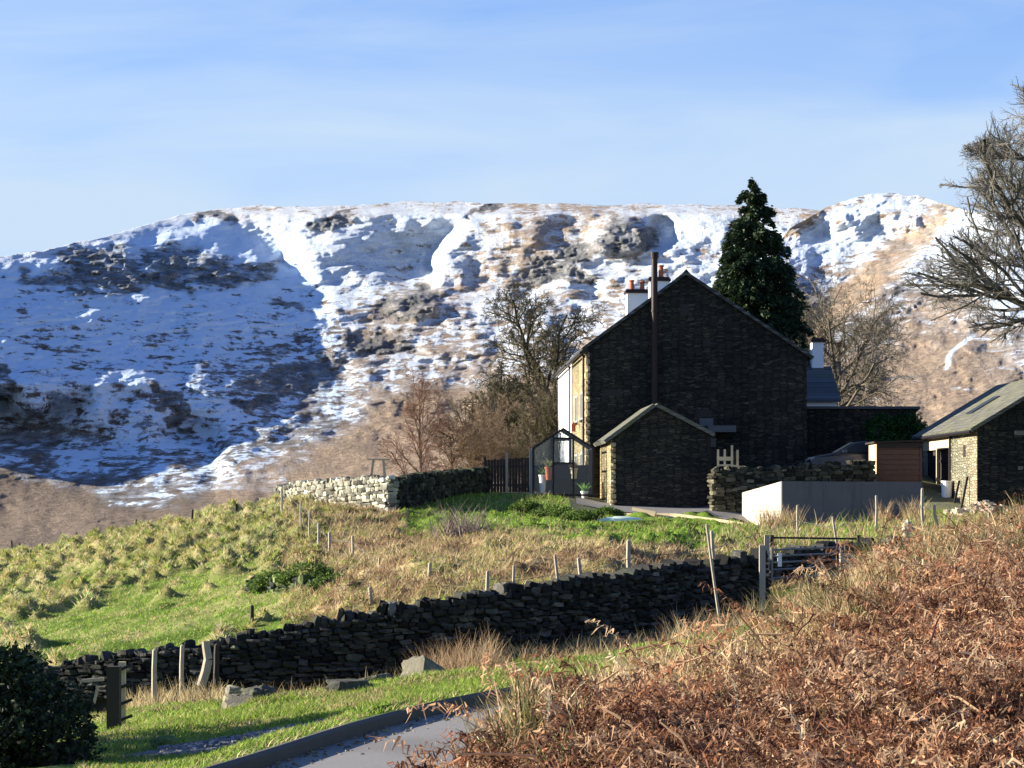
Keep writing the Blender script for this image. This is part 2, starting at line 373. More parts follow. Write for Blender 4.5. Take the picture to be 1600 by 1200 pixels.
GX = [  # x, y, z
 (.6,20.5,-1.62),(2.5,23.5,-1.66),(6.5,29,-1.75),(12,36,-1.8),(3.5,30,-1.85),(5,40,-2.0),(9,44,-1.8),(14,46,-1.3),(20,50,-1.2),(12,33,-1.3),
 (0,4,-1.6),(-3,4,-1.62),(3,5,-1.4),(-8,6,-1.8),(-6,20,-2.2),(-14,35,-3.0),(-2.2,10.5,-1.6),
 (9.6,93.5,-.35),(12,93.4,-.3),(15,93.4,-.2),(9.8,97,1.05),(12,97,1.3),(16,97,1.3),(12,104,1.35),(17,106,1.4),
 (-22,115,-4.5),(-10,115,-1.2),(-22,160,-14),(-8,160,-6),(5,160,-1.5),(18,160,0.5),(40,160,1),(-22,300,-30),(0,300,-22),(30,300,-14),(60,300,-12),
 (-45,60,-5),(-45,100,-6),(45,60,-.6),(45,95,.5),(-30,20,-2.6),(30,20,-.4),(-60,160,-16),
]
def to_uw(x, y): return np.stack([x / y * F / 400.0, np.log(np.maximum(y, 1.0)) * 3.2], -1)
_pts = [P(*p) for p in GP] + [np.array(p, float) for p in GX]
_pts = np.array(_pts); _uw = to_uw(_pts[:, 0], _pts[:, 1])
def _k(r): return np.where(r > 1e-9, r * r * np.log(r + 1e-12), 0)
_n = len(_pts); _A = np.zeros((_n + 3, _n + 3))
_A[:_n, :_n] = _k(np.linalg.norm(_uw[:, None] - _uw[None], axis=-1)) + np.eye(_n) * .006
_A[:_n, _n] = 1; _A[:_n, _n + 1:] = _uw; _A[_n:, :_n] = _A[:_n, _n:].T
_w = np.linalg.solve(_A, np.r_[_pts[:, 2], 0, 0, 0])
ROADL = np.array([(-2.9, 7.5), (-2.45, 10.5), (-1.44, 14), (-1.24, 15.3), (-1.05, 16.1), (-.8, 16.85), (-.42, 18), (.5, 20.3), (2.5, 23.5), (6.5, 28.5), (12, 35)])  # left edge of the road
def resample(poly, step):
    poly = np.asarray(poly, float); s = np.r_[0, np.cumsum(np.linalg.norm(np.diff(poly, axis=0), axis=1))]
    t = np.linspace(0, s[-1], max(2, int(s[-1] / step) + 1)); return np.stack([np.interp(t, s, poly[:, k]) for k in range(poly.shape[1])], 1)
def smooth_poly(p, n=3):
    p = resample(p, .35)
    for _ in range(n * 6): p[1:-1] = (p[:-2] + 2 * p[1:-1] + p[2:]) / 4
    return p
ROADL = smooth_poly(ROADL)[::2]
def seg_dist(x, y, poly):
    """signed distance to a polyline (positive to its right)"""
    best = np.full(x.shape, 1e9); sg = np.ones(x.shape); zt = np.zeros(x.shape)
    for i, ((ax, ay), (bx, by)) in enumerate(zip(poly[:-1], poly[1:])):
        dx, dy = bx - ax, by - ay; L2 = dx * dx + dy * dy
        t = np.clip(((x - ax) * dx + (y - ay) * dy) / L2, 0, 1)
        d = np.hypot(x - ax - t * dx, y - ay - t * dy); c = dx * (y - ay) - dy * (x - ax)
        m_ = d < best; best = np.where(m_, d, best); sg = np.where(m_, np.where(c < 0, 1, -1), sg); zt = np.where(m_, i + t, zt)
    return best * sg, zt
def road_z(y): return np.interp(y, [4, 18, 24, 36], [-1.6, -1.6, -1.66, -1.8])
def smooth_z(x, y):
    x, y = np.atleast_1d(np.asarray(x, float)), np.atleast_1d(np.asarray(y, float)); sh = x.shape
    x, y = x.ravel(), y.ravel(); out = np.empty(len(x))
    for s in range(0, len(x), 60000):
        q = to_uw(x[s:s + 60000], y[s:s + 60000]); q[:, 0] = np.clip(q[:, 0], -6, 7)
        d = np.sqrt(((q[:, None] - _uw[None]) ** 2).sum(-1)); out[s:s + 60000] = _k(d) @ _w[:_n] + _w[_n] + q @ _w[_n + 1:]
    d, _ = seg_dist(x, y, ROADL); rz = road_z(y); near = (y < 40)
    inside = sstep(-.9, -.25, d) * sstep(2.6, 2.15, d) * near
    out = out * (1 - inside) + (rz + np.where(d < -.05, .085, -.06)) * inside
    return out.reshape(sh)
# tussock hummocks in the left field and on the bank
_rt = np.random.default_rng(3)
def zone_field(px, row, y): return sstep(50.5, 54, y) * sstep(560, 470, px)
_TX = _rt.uniform(-24, -2.5, 5200); _TY = _rt.uniform(53, 96, 5200)
_tp = proj(_TX, _TY, smooth_z(_TX, _TY))
_dens = sstep(.46, .62, fbm(_TX / 5.0, _TY / 8.0, seed=5, oct=3)) * .92 + .08
_green = (np.abs((_tp[1] - 960) - (_tp[0] - 270) * -.28) < 40) & (_tp[0] > 60) & (_tp[0] < 330) & (_tp[1] > 940)
_green |= (_tp[1] > 920) & (_tp[0] > 420)
_keep = (_rt.uniform(0, 1, 5200) < _dens * .7) & ~_green & (_tp[0] < 500) & (_tp[0] > -150)
TX, TY = _TX[_keep], _TY[_keep]; TR = .2 + .42 * _rt.uniform(0, 1, len(TX)) ** 1.6; TH = TR * _rt.uniform(.55, 1.0, len(TX))
# heathery lumps on the brown bank
_BX = _rt.uniform(-9, 9, 2600); _BY = _rt.uniform(54, 90, 2600); _bp = proj(_BX, _BY, smooth_z(_BX, _BY))
_bk = (_bp[0] > 455) & (_bp[0] < 1200) & (_bp[1] > 800) & (_rt.uniform(0, 1, 2600) < .75)
BX, BY = _BX[_bk], _BY[_bk]; BR = _rt.uniform(.25, .6, len(BX)); BH = BR * _rt.uniform(.25, .55, len(BX))
LX, LY, LR, LH = np.r_[TX, BX], np.r_[TY, BY], np.r_[TR, BR], np.r_[TH, BH]
_cells = {}
for i, (a, b) in enumerate(zip(LX, LY)): _cells.setdefault((int(a // 1.3), int(b // 1.3)), []).append(i)
def lumps(x, y):
    out = np.zeros(x.shape); tus = np.zeros(x.shape)
    msk = np.where((y > 52) & (y < 97))[0]
    key = {}
    cx, cy = (x[msk] // 1.3).astype(int), (y[msk] // 1.3).astype(int)
    order = np.lexsort((cy, cx)); cxo, cyo, mo = cx[order], cy[order], msk[order]
    if len(mo) == 0: return out, tus
    ch = np.r_[0, np.where((np.diff(cxo) != 0) | (np.diff(cyo) != 0))[0] + 1, len(mo)]
    for s, e in zip(ch[:-1], ch[1:]):
        idx = [k for dx in (-1, 0, 1) for dy in (-1, 0, 1) for k in _cells.get((cxo[s] + dx, cyo[s] + dy), ())]
        if not idx: continue
        idx = np.array(idx); v = mo[s:e]
        d2 = ((x[v][:, None] - LX[idx]) ** 2 + (y[v][:, None] - LY[idx]) ** 2) / LR[idx] ** 2
        g = np.exp(-d2 * 2.2) * LH[idx]; out[v] = g.max(1); tus[v] = (np.exp(-d2 * 2.2) * (idx < len(TX))).max(1)
    return out, tus
def is_bank(x, y): return bank_area(x, y)
def ground_z(x, y):
    x, y = np.atleast_1d(np.asarray(x, float)), np.atleast_1d(np.asarray(y, float))
    z = smooth_z(x, y); d, _ = seg_dist(x, y, ROADL); onroad = (d > -.25) & (d < 2.6) & (y < 40)
    n = (fbm(x * 1.1, y * 1.1, seed=11, oct=4) - .5) * np.interp(y, [5, 15, 40, 80], [.34, .34, .3, .3]) * np.where(is_bank(x, y) | (y > 25), 1, .3) * sstep(92, 86, y)
    n = n + (fbm(x * .25, y * .25, seed=31, oct=3) - .5) * .5 * sstep(52, 60, y) * sstep(92, 86, y)
    return z + np.where(onroad, 0, n) + lumps(x, y)[0]
def gz(x, y): return float(ground_z(np.array([x]), np.array([y]))[0])

BRACKEN_TOP = [(600,1250),(690,1150),(760,1118),(850,1085),(1000,1045),(1130,1015),(1200,985),(1300,925),(1400,868),(1500,845),(1600,838),(2400,838)]
def bank_area(x, y):
    px, _ = proj(x, y, -1.0 + 0 * x); d, _ = seg_dist(x, y, ROADL)
    lim = np.interp(px, [560, 690, 850, 1000, 1200, 1300, 1400, 1600, 2600], [9, 9.8, 10.9, 11.6, 13.3, 15, 17.6, 21.8, 23])
    return (px > 600) & (y < lim) & (d > 2.08)
GRAVEL = np.array([(-2.6, 19.7), (-1.8, 20.1), (-1.1, 20.5), (-.55, 20.9)])
def ground_colour(x, y, z):
    px, row = proj(x, y, z); n = x.shape
    f1 = fbm(x * .55, y * .55, seed=41, oct=4); f2 = fbm(x * 3.1, y * 3.1, seed=51, oct=4); f3 = fbm(x * .2, y * .2, seed=61, oct=3)
    green = np.array([.10, .15, .028]); lush = np.array([.14, .22, .035]); tan = np.array([.42, .34, .18]); brown = np.array([.16, .105, .06]); soil = np.array([.07, .05, .035])
    def mixc(c, k, w): return c * (1 - w[:, None]) + np.asarray(k) * w[:, None]
    c = np.tile(green, (len(x), 1)); c = mixc(c, lush, sstep(.4, .65, f1)); c = mixc(c, tan, sstep(.55, .75, f2) * .4)
    tus = lumps(x, y)[1]
    fld = ((y > 51) & (px < 560)).astype(float)
    c = mixc(c, tan * .9, fld * np.clip(tus * .8 + sstep(.5, .72, f1) * .45, 0, 1))
    bank = sstep(440, 500, px) * sstep(1330, 1200, px) * sstep(53, 55, y) * (row > 800) * (y < 91)
    gtop = sstep(840, 818, row + (px - 760) * -.05 + (f1 - .5) * 60) * (px > 640)
    bb = mixc(np.tile(brown, (len(x), 1)), tan, sstep(.4, .7, f2)); bb = mixc(bb, green, sstep(.55, .7, f1) * .7); bb = mixc(bb, lush, gtop)
    c = c * (1 - bank[:, None]) + bb * bank[:, None]
    # dead strip at the foot of the wall, scuffed verge edge
    wl = sstep(44.5, 47.5, y) * (y < 53) * (px > 150); c = mixc(c, brown, wl * .8)
    back = ((y > 60) & (px > 1180) & (y < 92)).astype(float) * .7; c = mixc(c, brown * 1.2, back * sstep(.35, .6, f2))
    gd, _ = seg_dist(x, y, GRAVEL); g = sstep(1.2, .85, np.abs(gd) + (f2 - .5) * .6); c = mixc(c, np.array([.23, .21, .20]), g * (y < 24))
    far = sstep(97, 103, y) * .8; c = mixc(c, brown, far)
    terrace = (y > 91) & (y < 125) & (px > 780) ; c = mixc(c, np.array([.15, .14, .12]), terrace * .7)
    bk = is_bank(x, y); c = mixc(c, np.array([.10, .045, .025]), bk * .9)
    return np.clip(c * (0.8 + .4 * f2)[:, None], .004, .9)

us = np.r_[np.linspace(-3200, -200, 60, endpoint=False), np.linspace(-200, 1800, 480, endpoint=False), np.linspace(1800, 5200, 70)]
ys = np.r_[np.exp(np.linspace(np.log(3.0), np.log(104), 760, endpoint=False)), np.exp(np.linspace(np.log(104), np.log(420), 60))]
UU, YY = np.meshgrid(us, ys); XX = (UU - CX) / F * YY
ZZ = ground_z(XX.ravel(), YY.ravel())
GC = ground_colour(XX.ravel(), YY.ravel(), ZZ)
def grid_faces(nr, nc):
    i = np.arange(nr - 1)[:, None] * nc + np.arange(nc - 1)[None]; i = i.ravel()
    return np.stack([i, i + 1, i + nc + 1, i + nc], 1)
m = NT('turf_and_soil'); a = m.attr('Col').outputs['Color']; f = m.noise(22, 5, .65)
m.col(m.mix(f, m.mix(1.0, a, (.55, .55, .55), 'MULTIPLY'), m.mix(1.0, a, (1.4, 1.4, 1.4), 'MULTIPLY'))); m.bump(m.noise(14, 6, .7), .8, .08); M['turf'] = m.set(.95, 0, .05)
g = MB().add(np.c_[XX.ravel(), YY.ravel(), ZZ], grid_faces(len(ys), len(us)), GC).build('ground', M['turf'], smooth=True); tag(g, kind='structure')

# road (asphalt sheet) and its kerb
RL = resample(ROADL, .3); tn = np.gradient(RL, axis=0); tn /= np.linalg.norm(tn, axis=1, keepdims=True); nr_ = np.stack([tn[:, 1], -tn[:, 0]], 1)
cols = np.linspace(0, 2.25, 12); V = []
for k in cols:
    q = RL + nr_ * k; V.append(np.c_[q, road_z(RL[:, 1]) + .02 + .03 * np.sin(k / 2.45 * np.pi)])
V = np.stack(V, 1).reshape(-1, 3)
m = NT('asphalt'); f = m.noise(60, 4, .7); f2 = m.noise(.9, 4)
c = m.mix(f, (.13, .125, .12), (.27, .26, .25)); c = m.mix(m.ramp(f2, .4, .7, 0, .6), c, (.12, .115, .105)); m.col(c); m.bump(f, .3, .01); M['asphalt'] = m.set(.85, 0, .3)
tag(MB().add(V, grid_faces(len(RL), 12)).build('road', M['asphalt'], smooth=True), kind='structure')
mb = MB(); zr = road_z(RL[:, 1]); prof = [(-.11, -.1), (-.11, .09), (-.01, .115), (.02, .095), (.035, -.1)]
V = np.stack([np.c_[RL + nr_ * a, zr + b] for a, b in prof], 1); mb.add(V.reshape(-1, 3), grid_faces(len(RL), len(prof))[:, ::-1])
tag(mb.build('kerb', M['concrete']), kind='structure')

# gravel drive in front of the house
dl = np.array([(2.6, 93.2), (3.6, 92.2), (5, 91.1), (7.0, 90.2), (9.2, 88.6), (11.6, 86.6)]); dr = np.array([(2.7, 97.0), (3.8, 95.2), (5.4, 95.0), (7.2, 95.0), (9.0, 94.6), (13.0, 91.5)])
nn = 30; A_, B_ = resample(dl, .1), resample(dr, .1); A_ = A_[np.linspace(0, len(A_) - 1, nn).astype(int)]; B_ = B_[np.linspace(0, len(B_) - 1, nn).astype(int)]
rows_ = [A_ * (1 - t) + B_ * t for t in np.linspace(0, 1, 16)]; V = np.stack(rows_, 1).reshape(-1, 2); V = np.c_[V, ground_z(V[:, 0], V[:, 1]) + .05]
m = NT('drive_gravel'); c = m.mix(m.noise(35, 5, .7), (.11, .105, .10), (.27, .26, .245)); m.col(c); m.bump(m.noise(40, 3), .5, .02); M['gravel'] = m.set(.9)
tag(MB().add(V, grid_faces(nn, 16)).build('drive', M['gravel'], smooth=True), kind='structure')

# ------------------------------------------------------------------ the snowy fell and the nearer brown hill
m = NT('fell_snow_and_heather'); sn = m.attr('snow').outputs['Fac']; rk = m.attr('rock').outputs['Fac']; wm = m.attr('warm').outputs['Fac']
v1 = m.coord((.075, .04, .34), (0, R(-8), 0)); v2 = m.coord((.2, .1, .6), (0, R(-12), 0))
n1 = m.noise(1.0, 6, .62, v1, .6); n2 = m.noise(1.0, 6, .65, v2, .4); n6 = m.noise(1.0, 5, .6, m.coord((.22, .035, .05), (0, R(28), 0)), .3); n3 = m.noise(.02, 4, .5); n4 = m.noise(.35, 6, .75)
nn_ = m.math('ADD', m.math('ADD', m.math('MULTIPLY', n1, .30), m.math('MULTIPLY', n6, .18)), m.math('ADD', m.math('MULTIPLY', n2, .28), m.math('MULTIPLY', n4, .24)))
fac = m.ramp(m.math('SUBTRACT', m.math('ADD', sn, m.math('MULTIPLY', m.math('SUBTRACT', nn_, .5), 3.5)), .5), -.05, .10)
n5 = m.noise(1.3, 5, .7); n45 = m.ramp(m.math('ADD', m.math('MULTIPLY', n4, .5), m.math('MULTIPLY', n5, .5)), .36, .64)
ground_c = m.mix(n45, (.065, .055, .048), (.19, .15, .115)); ground_c = m.mix(wm, ground_c, m.mix(n45, (.17, .12, .085), (.42, .33, .235)))
rock_c = m.mix(n45, (.045, .05, .056), (.21, .21, .205)); ground_c = m.mix(rk, ground_c, rock_c)
snow_c = m.mix(n3, (.58, .74, .92), (.62, .71, .82)); snow_c = m.mix(m.math('MULTIPLY', m.ramp(m.math('ADD', m.math('MULTIPLY', n2, .4), m.math('MULTIPLY', n5, .6)), .36, .62, .12, .95), m.math('MULTIPLY', wm, .8)), snow_c, (.36, .29, .225))
dust = m.mix(m.ramp(n2, .35, .7, 0, .45), ground_c, snow_c)   # thin snow caught between the stems
rkfac = m.math('MULTIPLY', fac, m.math('SUBTRACT', 1.0, m.math('MULTIPLY', rk, m.ramp(n1, .50, .66, 1.0, .2))))
m.col(m.mix(rkfac, m.mix(m.ramp(sn, .15, .45), ground_c, dust), snow_c)); m.bump(m.math('ADD', n45, m.math('MULTIPLY', n2, 1.2)), .5, 1.8); M['fell'] = m.set(.9, 0, .1)

def blob(U, Vr, cx, cy, rx, ry, ang=0.0, soft=.35):
    a = R(ang); dx, dy = U - cx, Vr - cy; x = dx * math.cos(a) + dy * math.sin(a); y = -dx * math.sin(a) + dy * math.cos(a)
    return sstep(1 + soft, 1 - soft, np.sqrt((x / rx) ** 2 + (y / ry) ** 2))
SKY1 = [(-900,800),(-415,680),(-250,570),(-100,462),(0,402),(40,396),(80,387),(120,379),(160,369),(200,361),(230,350),(260,340),(285,333),(350,326),(400,321),(450,321),(520,322),(600,317),(680,314),(720,316),(780,318),(850,320),(900,318),(940,320),(1050,319),(1150,321),(1240,326),(1330,332),(1700,330),(2500,360)]
U1 = np.r_[np.linspace(-900, -60, 90, endpoint=False), np.linspace(-60, 1300, 760, endpoint=False), np.linspace(1300, 2500, 80)]
T1 = np.linspace(0, 1, 400)
UU, TT = np.meshgrid(U1, T1)
sk = interp(UU, SKY1) + (fbm(UU / 40, UU * 0, seed=71, oct=4) - .5) * 7
VV = sk + (905 - sk) * TT
wob = (fbm(UU / 90, VV / 60, seed=81, oct=4) - .5)
rb = interp(VV, [(300,1040),(322,1010),(335,985),(380,960),(450,925),(560,860),(640,805),(690,770),(720,735),(760,690),(800,640),(905,520)])
uk = interp(VV, [(300,230),(325,270),(350,330),(380,390),(410,450),(450,480),(520,500),(600,525),(650,520),(690,455),(720,330),(905,250)]) + wob * 70
kl = interp(VV, [(300,.1),(330,.3),(370,.6),(420,.68),(600,.62),(640,.42),(680,.05),(720,-.25),(760,-.4),(905,-.5)])
kl = kl * np.where(VV > 600, 1 - .9 * sstep(230, 40, UU + (VV - 640) * 1.2) * sstep(600, 660, VV + (fbm(UU / 50, VV / 50, seed=84) - .5) * 60), 1)
kr = np.full(UU.shape, -.34)
dd = UU - uk; w = 22.0
dr_ = np.where(dd < 0, kl * dd, 0) + np.where(dd >= 0, kr * dd, 0)
dr_ = dr_ - np.abs(kl - kr) * w * .5 * np.exp(-np.abs(dd) / w)
RR = rb + dr_ * rb / F
# a second, smaller gully with its own shaded side (col 560-690, rows 330-450)
def gully(u0, v0, u1, v1, depth, wl, wr):
    t = np.clip((VV - v0) / (v1 - v0), 0, 1); uc = u0 + (u1 - u0) * t + wob * 70; d = UU - uc
    e = np.where(d < 0, np.exp(-(d / wl) ** 2), np.exp(-(d / wr) ** 2)) * sstep(v0 - 22, v0 + 55, VV) * sstep(v1 + 35, v1 - 30, VV); return depth * e
RR += gully(694, 345, 650, 440, 30, 78, 20) + gully(375, 340, 470, 420, 14, 70, 20) + gully(940, 400, 1010, 360, 0, 30, 10)
RR += gully(880, 410, 935, 470, 8, 40, 12)
RR += gully(300, 640, 345, 760, 12, 30, 18)
U0_, V0_ = UU, VV; UU = UU + (fbm(U0_ / 35, V0_ / 20, seed=88, oct=4) - .5) * 80; VV = VV + (fbm(U0_ / 30, V0_ / 16, seed=89, oct=4) - .5) * 36
crag = np.maximum.reduce([blob(UU, VV, 165, 425, 62, 36, 10), blob(UU, VV, 228, 428, 90, 24, 4) * .9, blob(UU, VV, 285, 420, 75, 34, 8), blob(UU, VV, 395, 425, 52, 18, -12) * .8, blob(UU, VV, 75, 435, 24, 16) * .9,
    blob(UU, VV, 525, 348, 34, 14) * .8, blob(UU, VV, 968, 372, 50, 28, -4), blob(UU, VV, 865, 412, 62, 20, -24) * .75, blob(UU, VV, 350, 338, 36, 9) * .8, blob(UU, VV, 755, 330, 16, 7) * .9,
    blob(UU, VV, 885, 432, 45, 9, -8) * .9, blob(UU, VV, 470, 590, 60, 26, -8) * .5, blob(UU, VV, 265, 635, 12, 52, -35) * .6, blob(UU, VV, 395, 625, 40, 8) * .8, blob(UU, VV, 560, 530, 45, 10, -5) * .7,
    blob(UU, VV, 60, 680, 70, 26, -10) * .35, blob(UU, VV, 10, 590, 22, 20) * .6, blob(UU, VV, 440, 480, 30, 10) * .6, blob(UU, VV, 650, 478, 46, 24, 0) * .75, blob(UU, VV, 590, 540, 46, 12) * .75])
UU, VV = U0_, V0_
crag = np.clip(crag * (.25 + 1.25 * fbm(UU / 22, VV / 14, seed=91, oct=4)), 0, 1)
bl = blob(UU, VV, 1035, 362, 22, 26, 10)
RR += bl * 10 - blob(UU, VV, 968, 372, 48, 30) * 14 - blob(UU, VV, 650, 478, 40, 22) * 8
led = fbm(UU / 30, VV / 5.5 + UU / 60, seed=95, oct=4); big = fbm(UU / 75, VV / 45, seed=97, oct=3)
amp = interp(VV, [(300, .35), (335, .5), (400, 1), (700, 1), (905, .8)])
RR += (big - .5) * 20 * amp * (1 - .55 * sstep(10, -50, UU - uk) * sstep(415, 450, VV) * sstep(680, 640, VV)) + (led - .5) * 3.4 * amp * (1 + 1.4 * crag) + (fbm(UU / 9, VV / 6, seed=99, oct=3) - .5) * 1.3 * amp
RR += crag * (fbm(UU / 11, VV / 8, seed=103, oct=5) - .5) * 8
X = (UU - CX) / F * RR; Z = (HOR - VV) / F * RR
# snow cover: deep on the high ground, thinning out towards a ragged snow line
sl = interp(UU, [(-900,700),(0,715),(150,745),(350,765),(440,745),(520,690),(600,640),(700,605),(800,590),(900,580),(1100,600),(2500,600)]) + (fbm(UU / 60, VV / 30, seed=107, oct=5) - .5) * 130
snow = interp(VV - sl, [(-420,.86),(-260,.78),(-120,.70),(-60,.63),(-15,.50),(15,.32),(50,.10),(120,-.25)])
snow -= .10 * sstep(20, -60, UU - uk) * sstep(720, 640, VV) * sstep(420, 480, VV)
snow -= .26 * blob(UU, VV, 850, 375, 130, 26, -28, .8) + .20 * blob(UU, VV, 790, 352, 60, 20, -10, .8)
snow -= .14 * blob(UU, VV, 560, 510, 120, 50, 0, .8) + .14 * blob(UU, VV, 440, 590, 120, 60, 0, .8) + .14 * blob(UU, VV, 600, 700, 200, 80, 0, .8)
snow -= .16 * sstep(18, 4, VV - sk) 
snow += .2 * bl + .25 * blob(UU, VV, 445, 395, 45, 24, 25)
snow -= crag * .55
snow -= sstep(20, 80, UU - uk) * (.06 * sstep(400, 460, VV) + .05)
warm = np.clip(blob(UU, VV, 850, 375, 150, 40, -28, .8) + sstep(25, 5, VV - sk) * .6 + .70 * sstep(10, 70, UU - uk) + sstep(0, 80, VV - sl) * .35, 0, 1)  # tan of crests and low slopes, plus the sunlit side's warmth painted in
# far side of the ridge
def backside(X, Y, Z, n=6, drop=60):
    X0, Y0, Z0 = X[0], Y[0], Z[0]; rows = []
    for k in range(n, 0, -1):
        t = k / n; s = 1 + .35 * t; rows.append((X0 * s, Y0 * s, Z0 * (1 + .30 * t) - 4 - drop * t * t - t * 14))
    return [np.concatenate([np.stack([r[i] for r in rows]), A]) for i, A in enumerate((X, Y, Z))]
def hill_mesh(name, X, Y, Z, sn, rk, wm):
    k = X.shape[0]; X, Y, Z = backside(X, Y, Z); e = X.shape[0] - k
    pad = lambda a: np.concatenate([np.repeat(a[:1], e, 0), a])
    mb = MB().add(np.c_[X.ravel(), Y.ravel(), Z.ravel()], grid_faces(*X.shape)[:, ::-1])
    o = mb.build(name, M['fell'], smooth=True, attrs={'snow': pad(sn), 'rock': pad(rk), 'warm': pad(wm)})
    tag(o, kind='structure'); return o
hill_mesh('snowy_fell', X, RR, Z, snow, np.clip(crag * 1.6, 0, 1), warm)

SKY2 = [(1000,760),(1060,640),(1110,540),(1160,455),(1200,400),(1235,357),(1260,341),(1290,325),(1315,315),(1340,308),(1365,303),(1390,301),(1410,303),(1430,306),(1450,311),(1475,318),(1500,327),(1530,331),(1570,334),(1600,332),(1700,320),(1900,330),(2600,420)]
U2 = np.r_[np.linspace(1000, 1640, 420, endpoint=False), np.linspace(1640, 2600, 90)]
UU, TT = np.meshgrid(U2, np.linspace(0, 1, 300))
sk = interp(UU, SKY2) + (fbm(UU / 30, UU * 0, seed=171, oct=4) - .5) * 5; VV = sk + (815 - sk) * TT
rb = interp(VV, [(300,800),(340,770),(420,710),(520,640),(620,540),(700,450),(815,330)])
RR = rb + interp(UU, [(1000,-60),(1200,20),(1300,25),(1450,0),(1700,-60),(2600,-160)]) * rb / 600.
diag = UU + (VV - 300) * 1.15           # the spur that falls from upper right to lower left
RR += 26 * sstep(1560, 1500, diag) * sstep(330, 380, VV) * sstep(640, 560, VV)
RR += (fbm(UU / 60, VV / 40, seed=181, oct=3) - .5) * 20 + (fbm(UU / 26 + VV / 60, VV / 6 + UU / 14, seed=183, oct=4) - .5) * 2.5 + (fbm(UU / 8, VV / 6, seed=185, oct=3) - .5) * 2.4
X = (UU - CX) / F * RR; Z = (HOR - VV) / F * RR
sl = interp(UU, [(1000,470),(1250,480),(1350,450),(1430,400),(1500,420),(1600,520),(2600,520)]) + (fbm(UU / 70, VV / 30, seed=191, oct=5) - .5) * 120
snow = interp(VV - sl, [(-120,.80),(-60,.72),(-10,.56),(30,.40),(120,.27),(220,.14),(300,-.05)])
band = blob(UU, VV, 1370, 425, 150, 22, -42, .6) + blob(UU, VV, 1255, 345, 55, 14, -30, .7)
snow -= .42 * np.clip(band, 0, 1) + .30 * blob(UU, VV, 1400, 335, 80, 10, -5, .8) * fbm(UU / 20, VV / 8, seed=193)
snow += .22 * blob(UU, VV, 1490, 410, 80, 30, 0, .8) - .12 * sstep(12, 3, VV - sk)
stream = np.exp(-((UU - (1512 - (VV - 525) * .75 + 6 * np.sin(VV / 9))) / 4.0) ** 2) * sstep(520, 530, VV) * sstep(582, 572, VV)
snow += stream * 1.0
warm = np.clip(band * 1.2 + .55 + sstep(0, 100, VV - sl) * .2, 0, 1); rock = .5 * sstep(.58, .72, fbm(UU / 24, VV / 7, seed=197, oct=4)) * sstep(620, 400, VV)
wallline = np.exp(-((VV - (609 - (UU - 1285) * .10 - 7 * np.sin((UU - 1285) / 70))) / 2.6) ** 2) * sstep(1268, 1280, UU) * sstep(1480, 1400, UU)
rock = np.clip(rock + wallline, 0, 1); snow -= wallline * .6; RR -= wallline * 1.5; X = (UU - CX) / F * RR; Z = (HOR - VV) / F * RR
hill_mesh('brown_hill', X, RR, Z, snow, rock, warm)
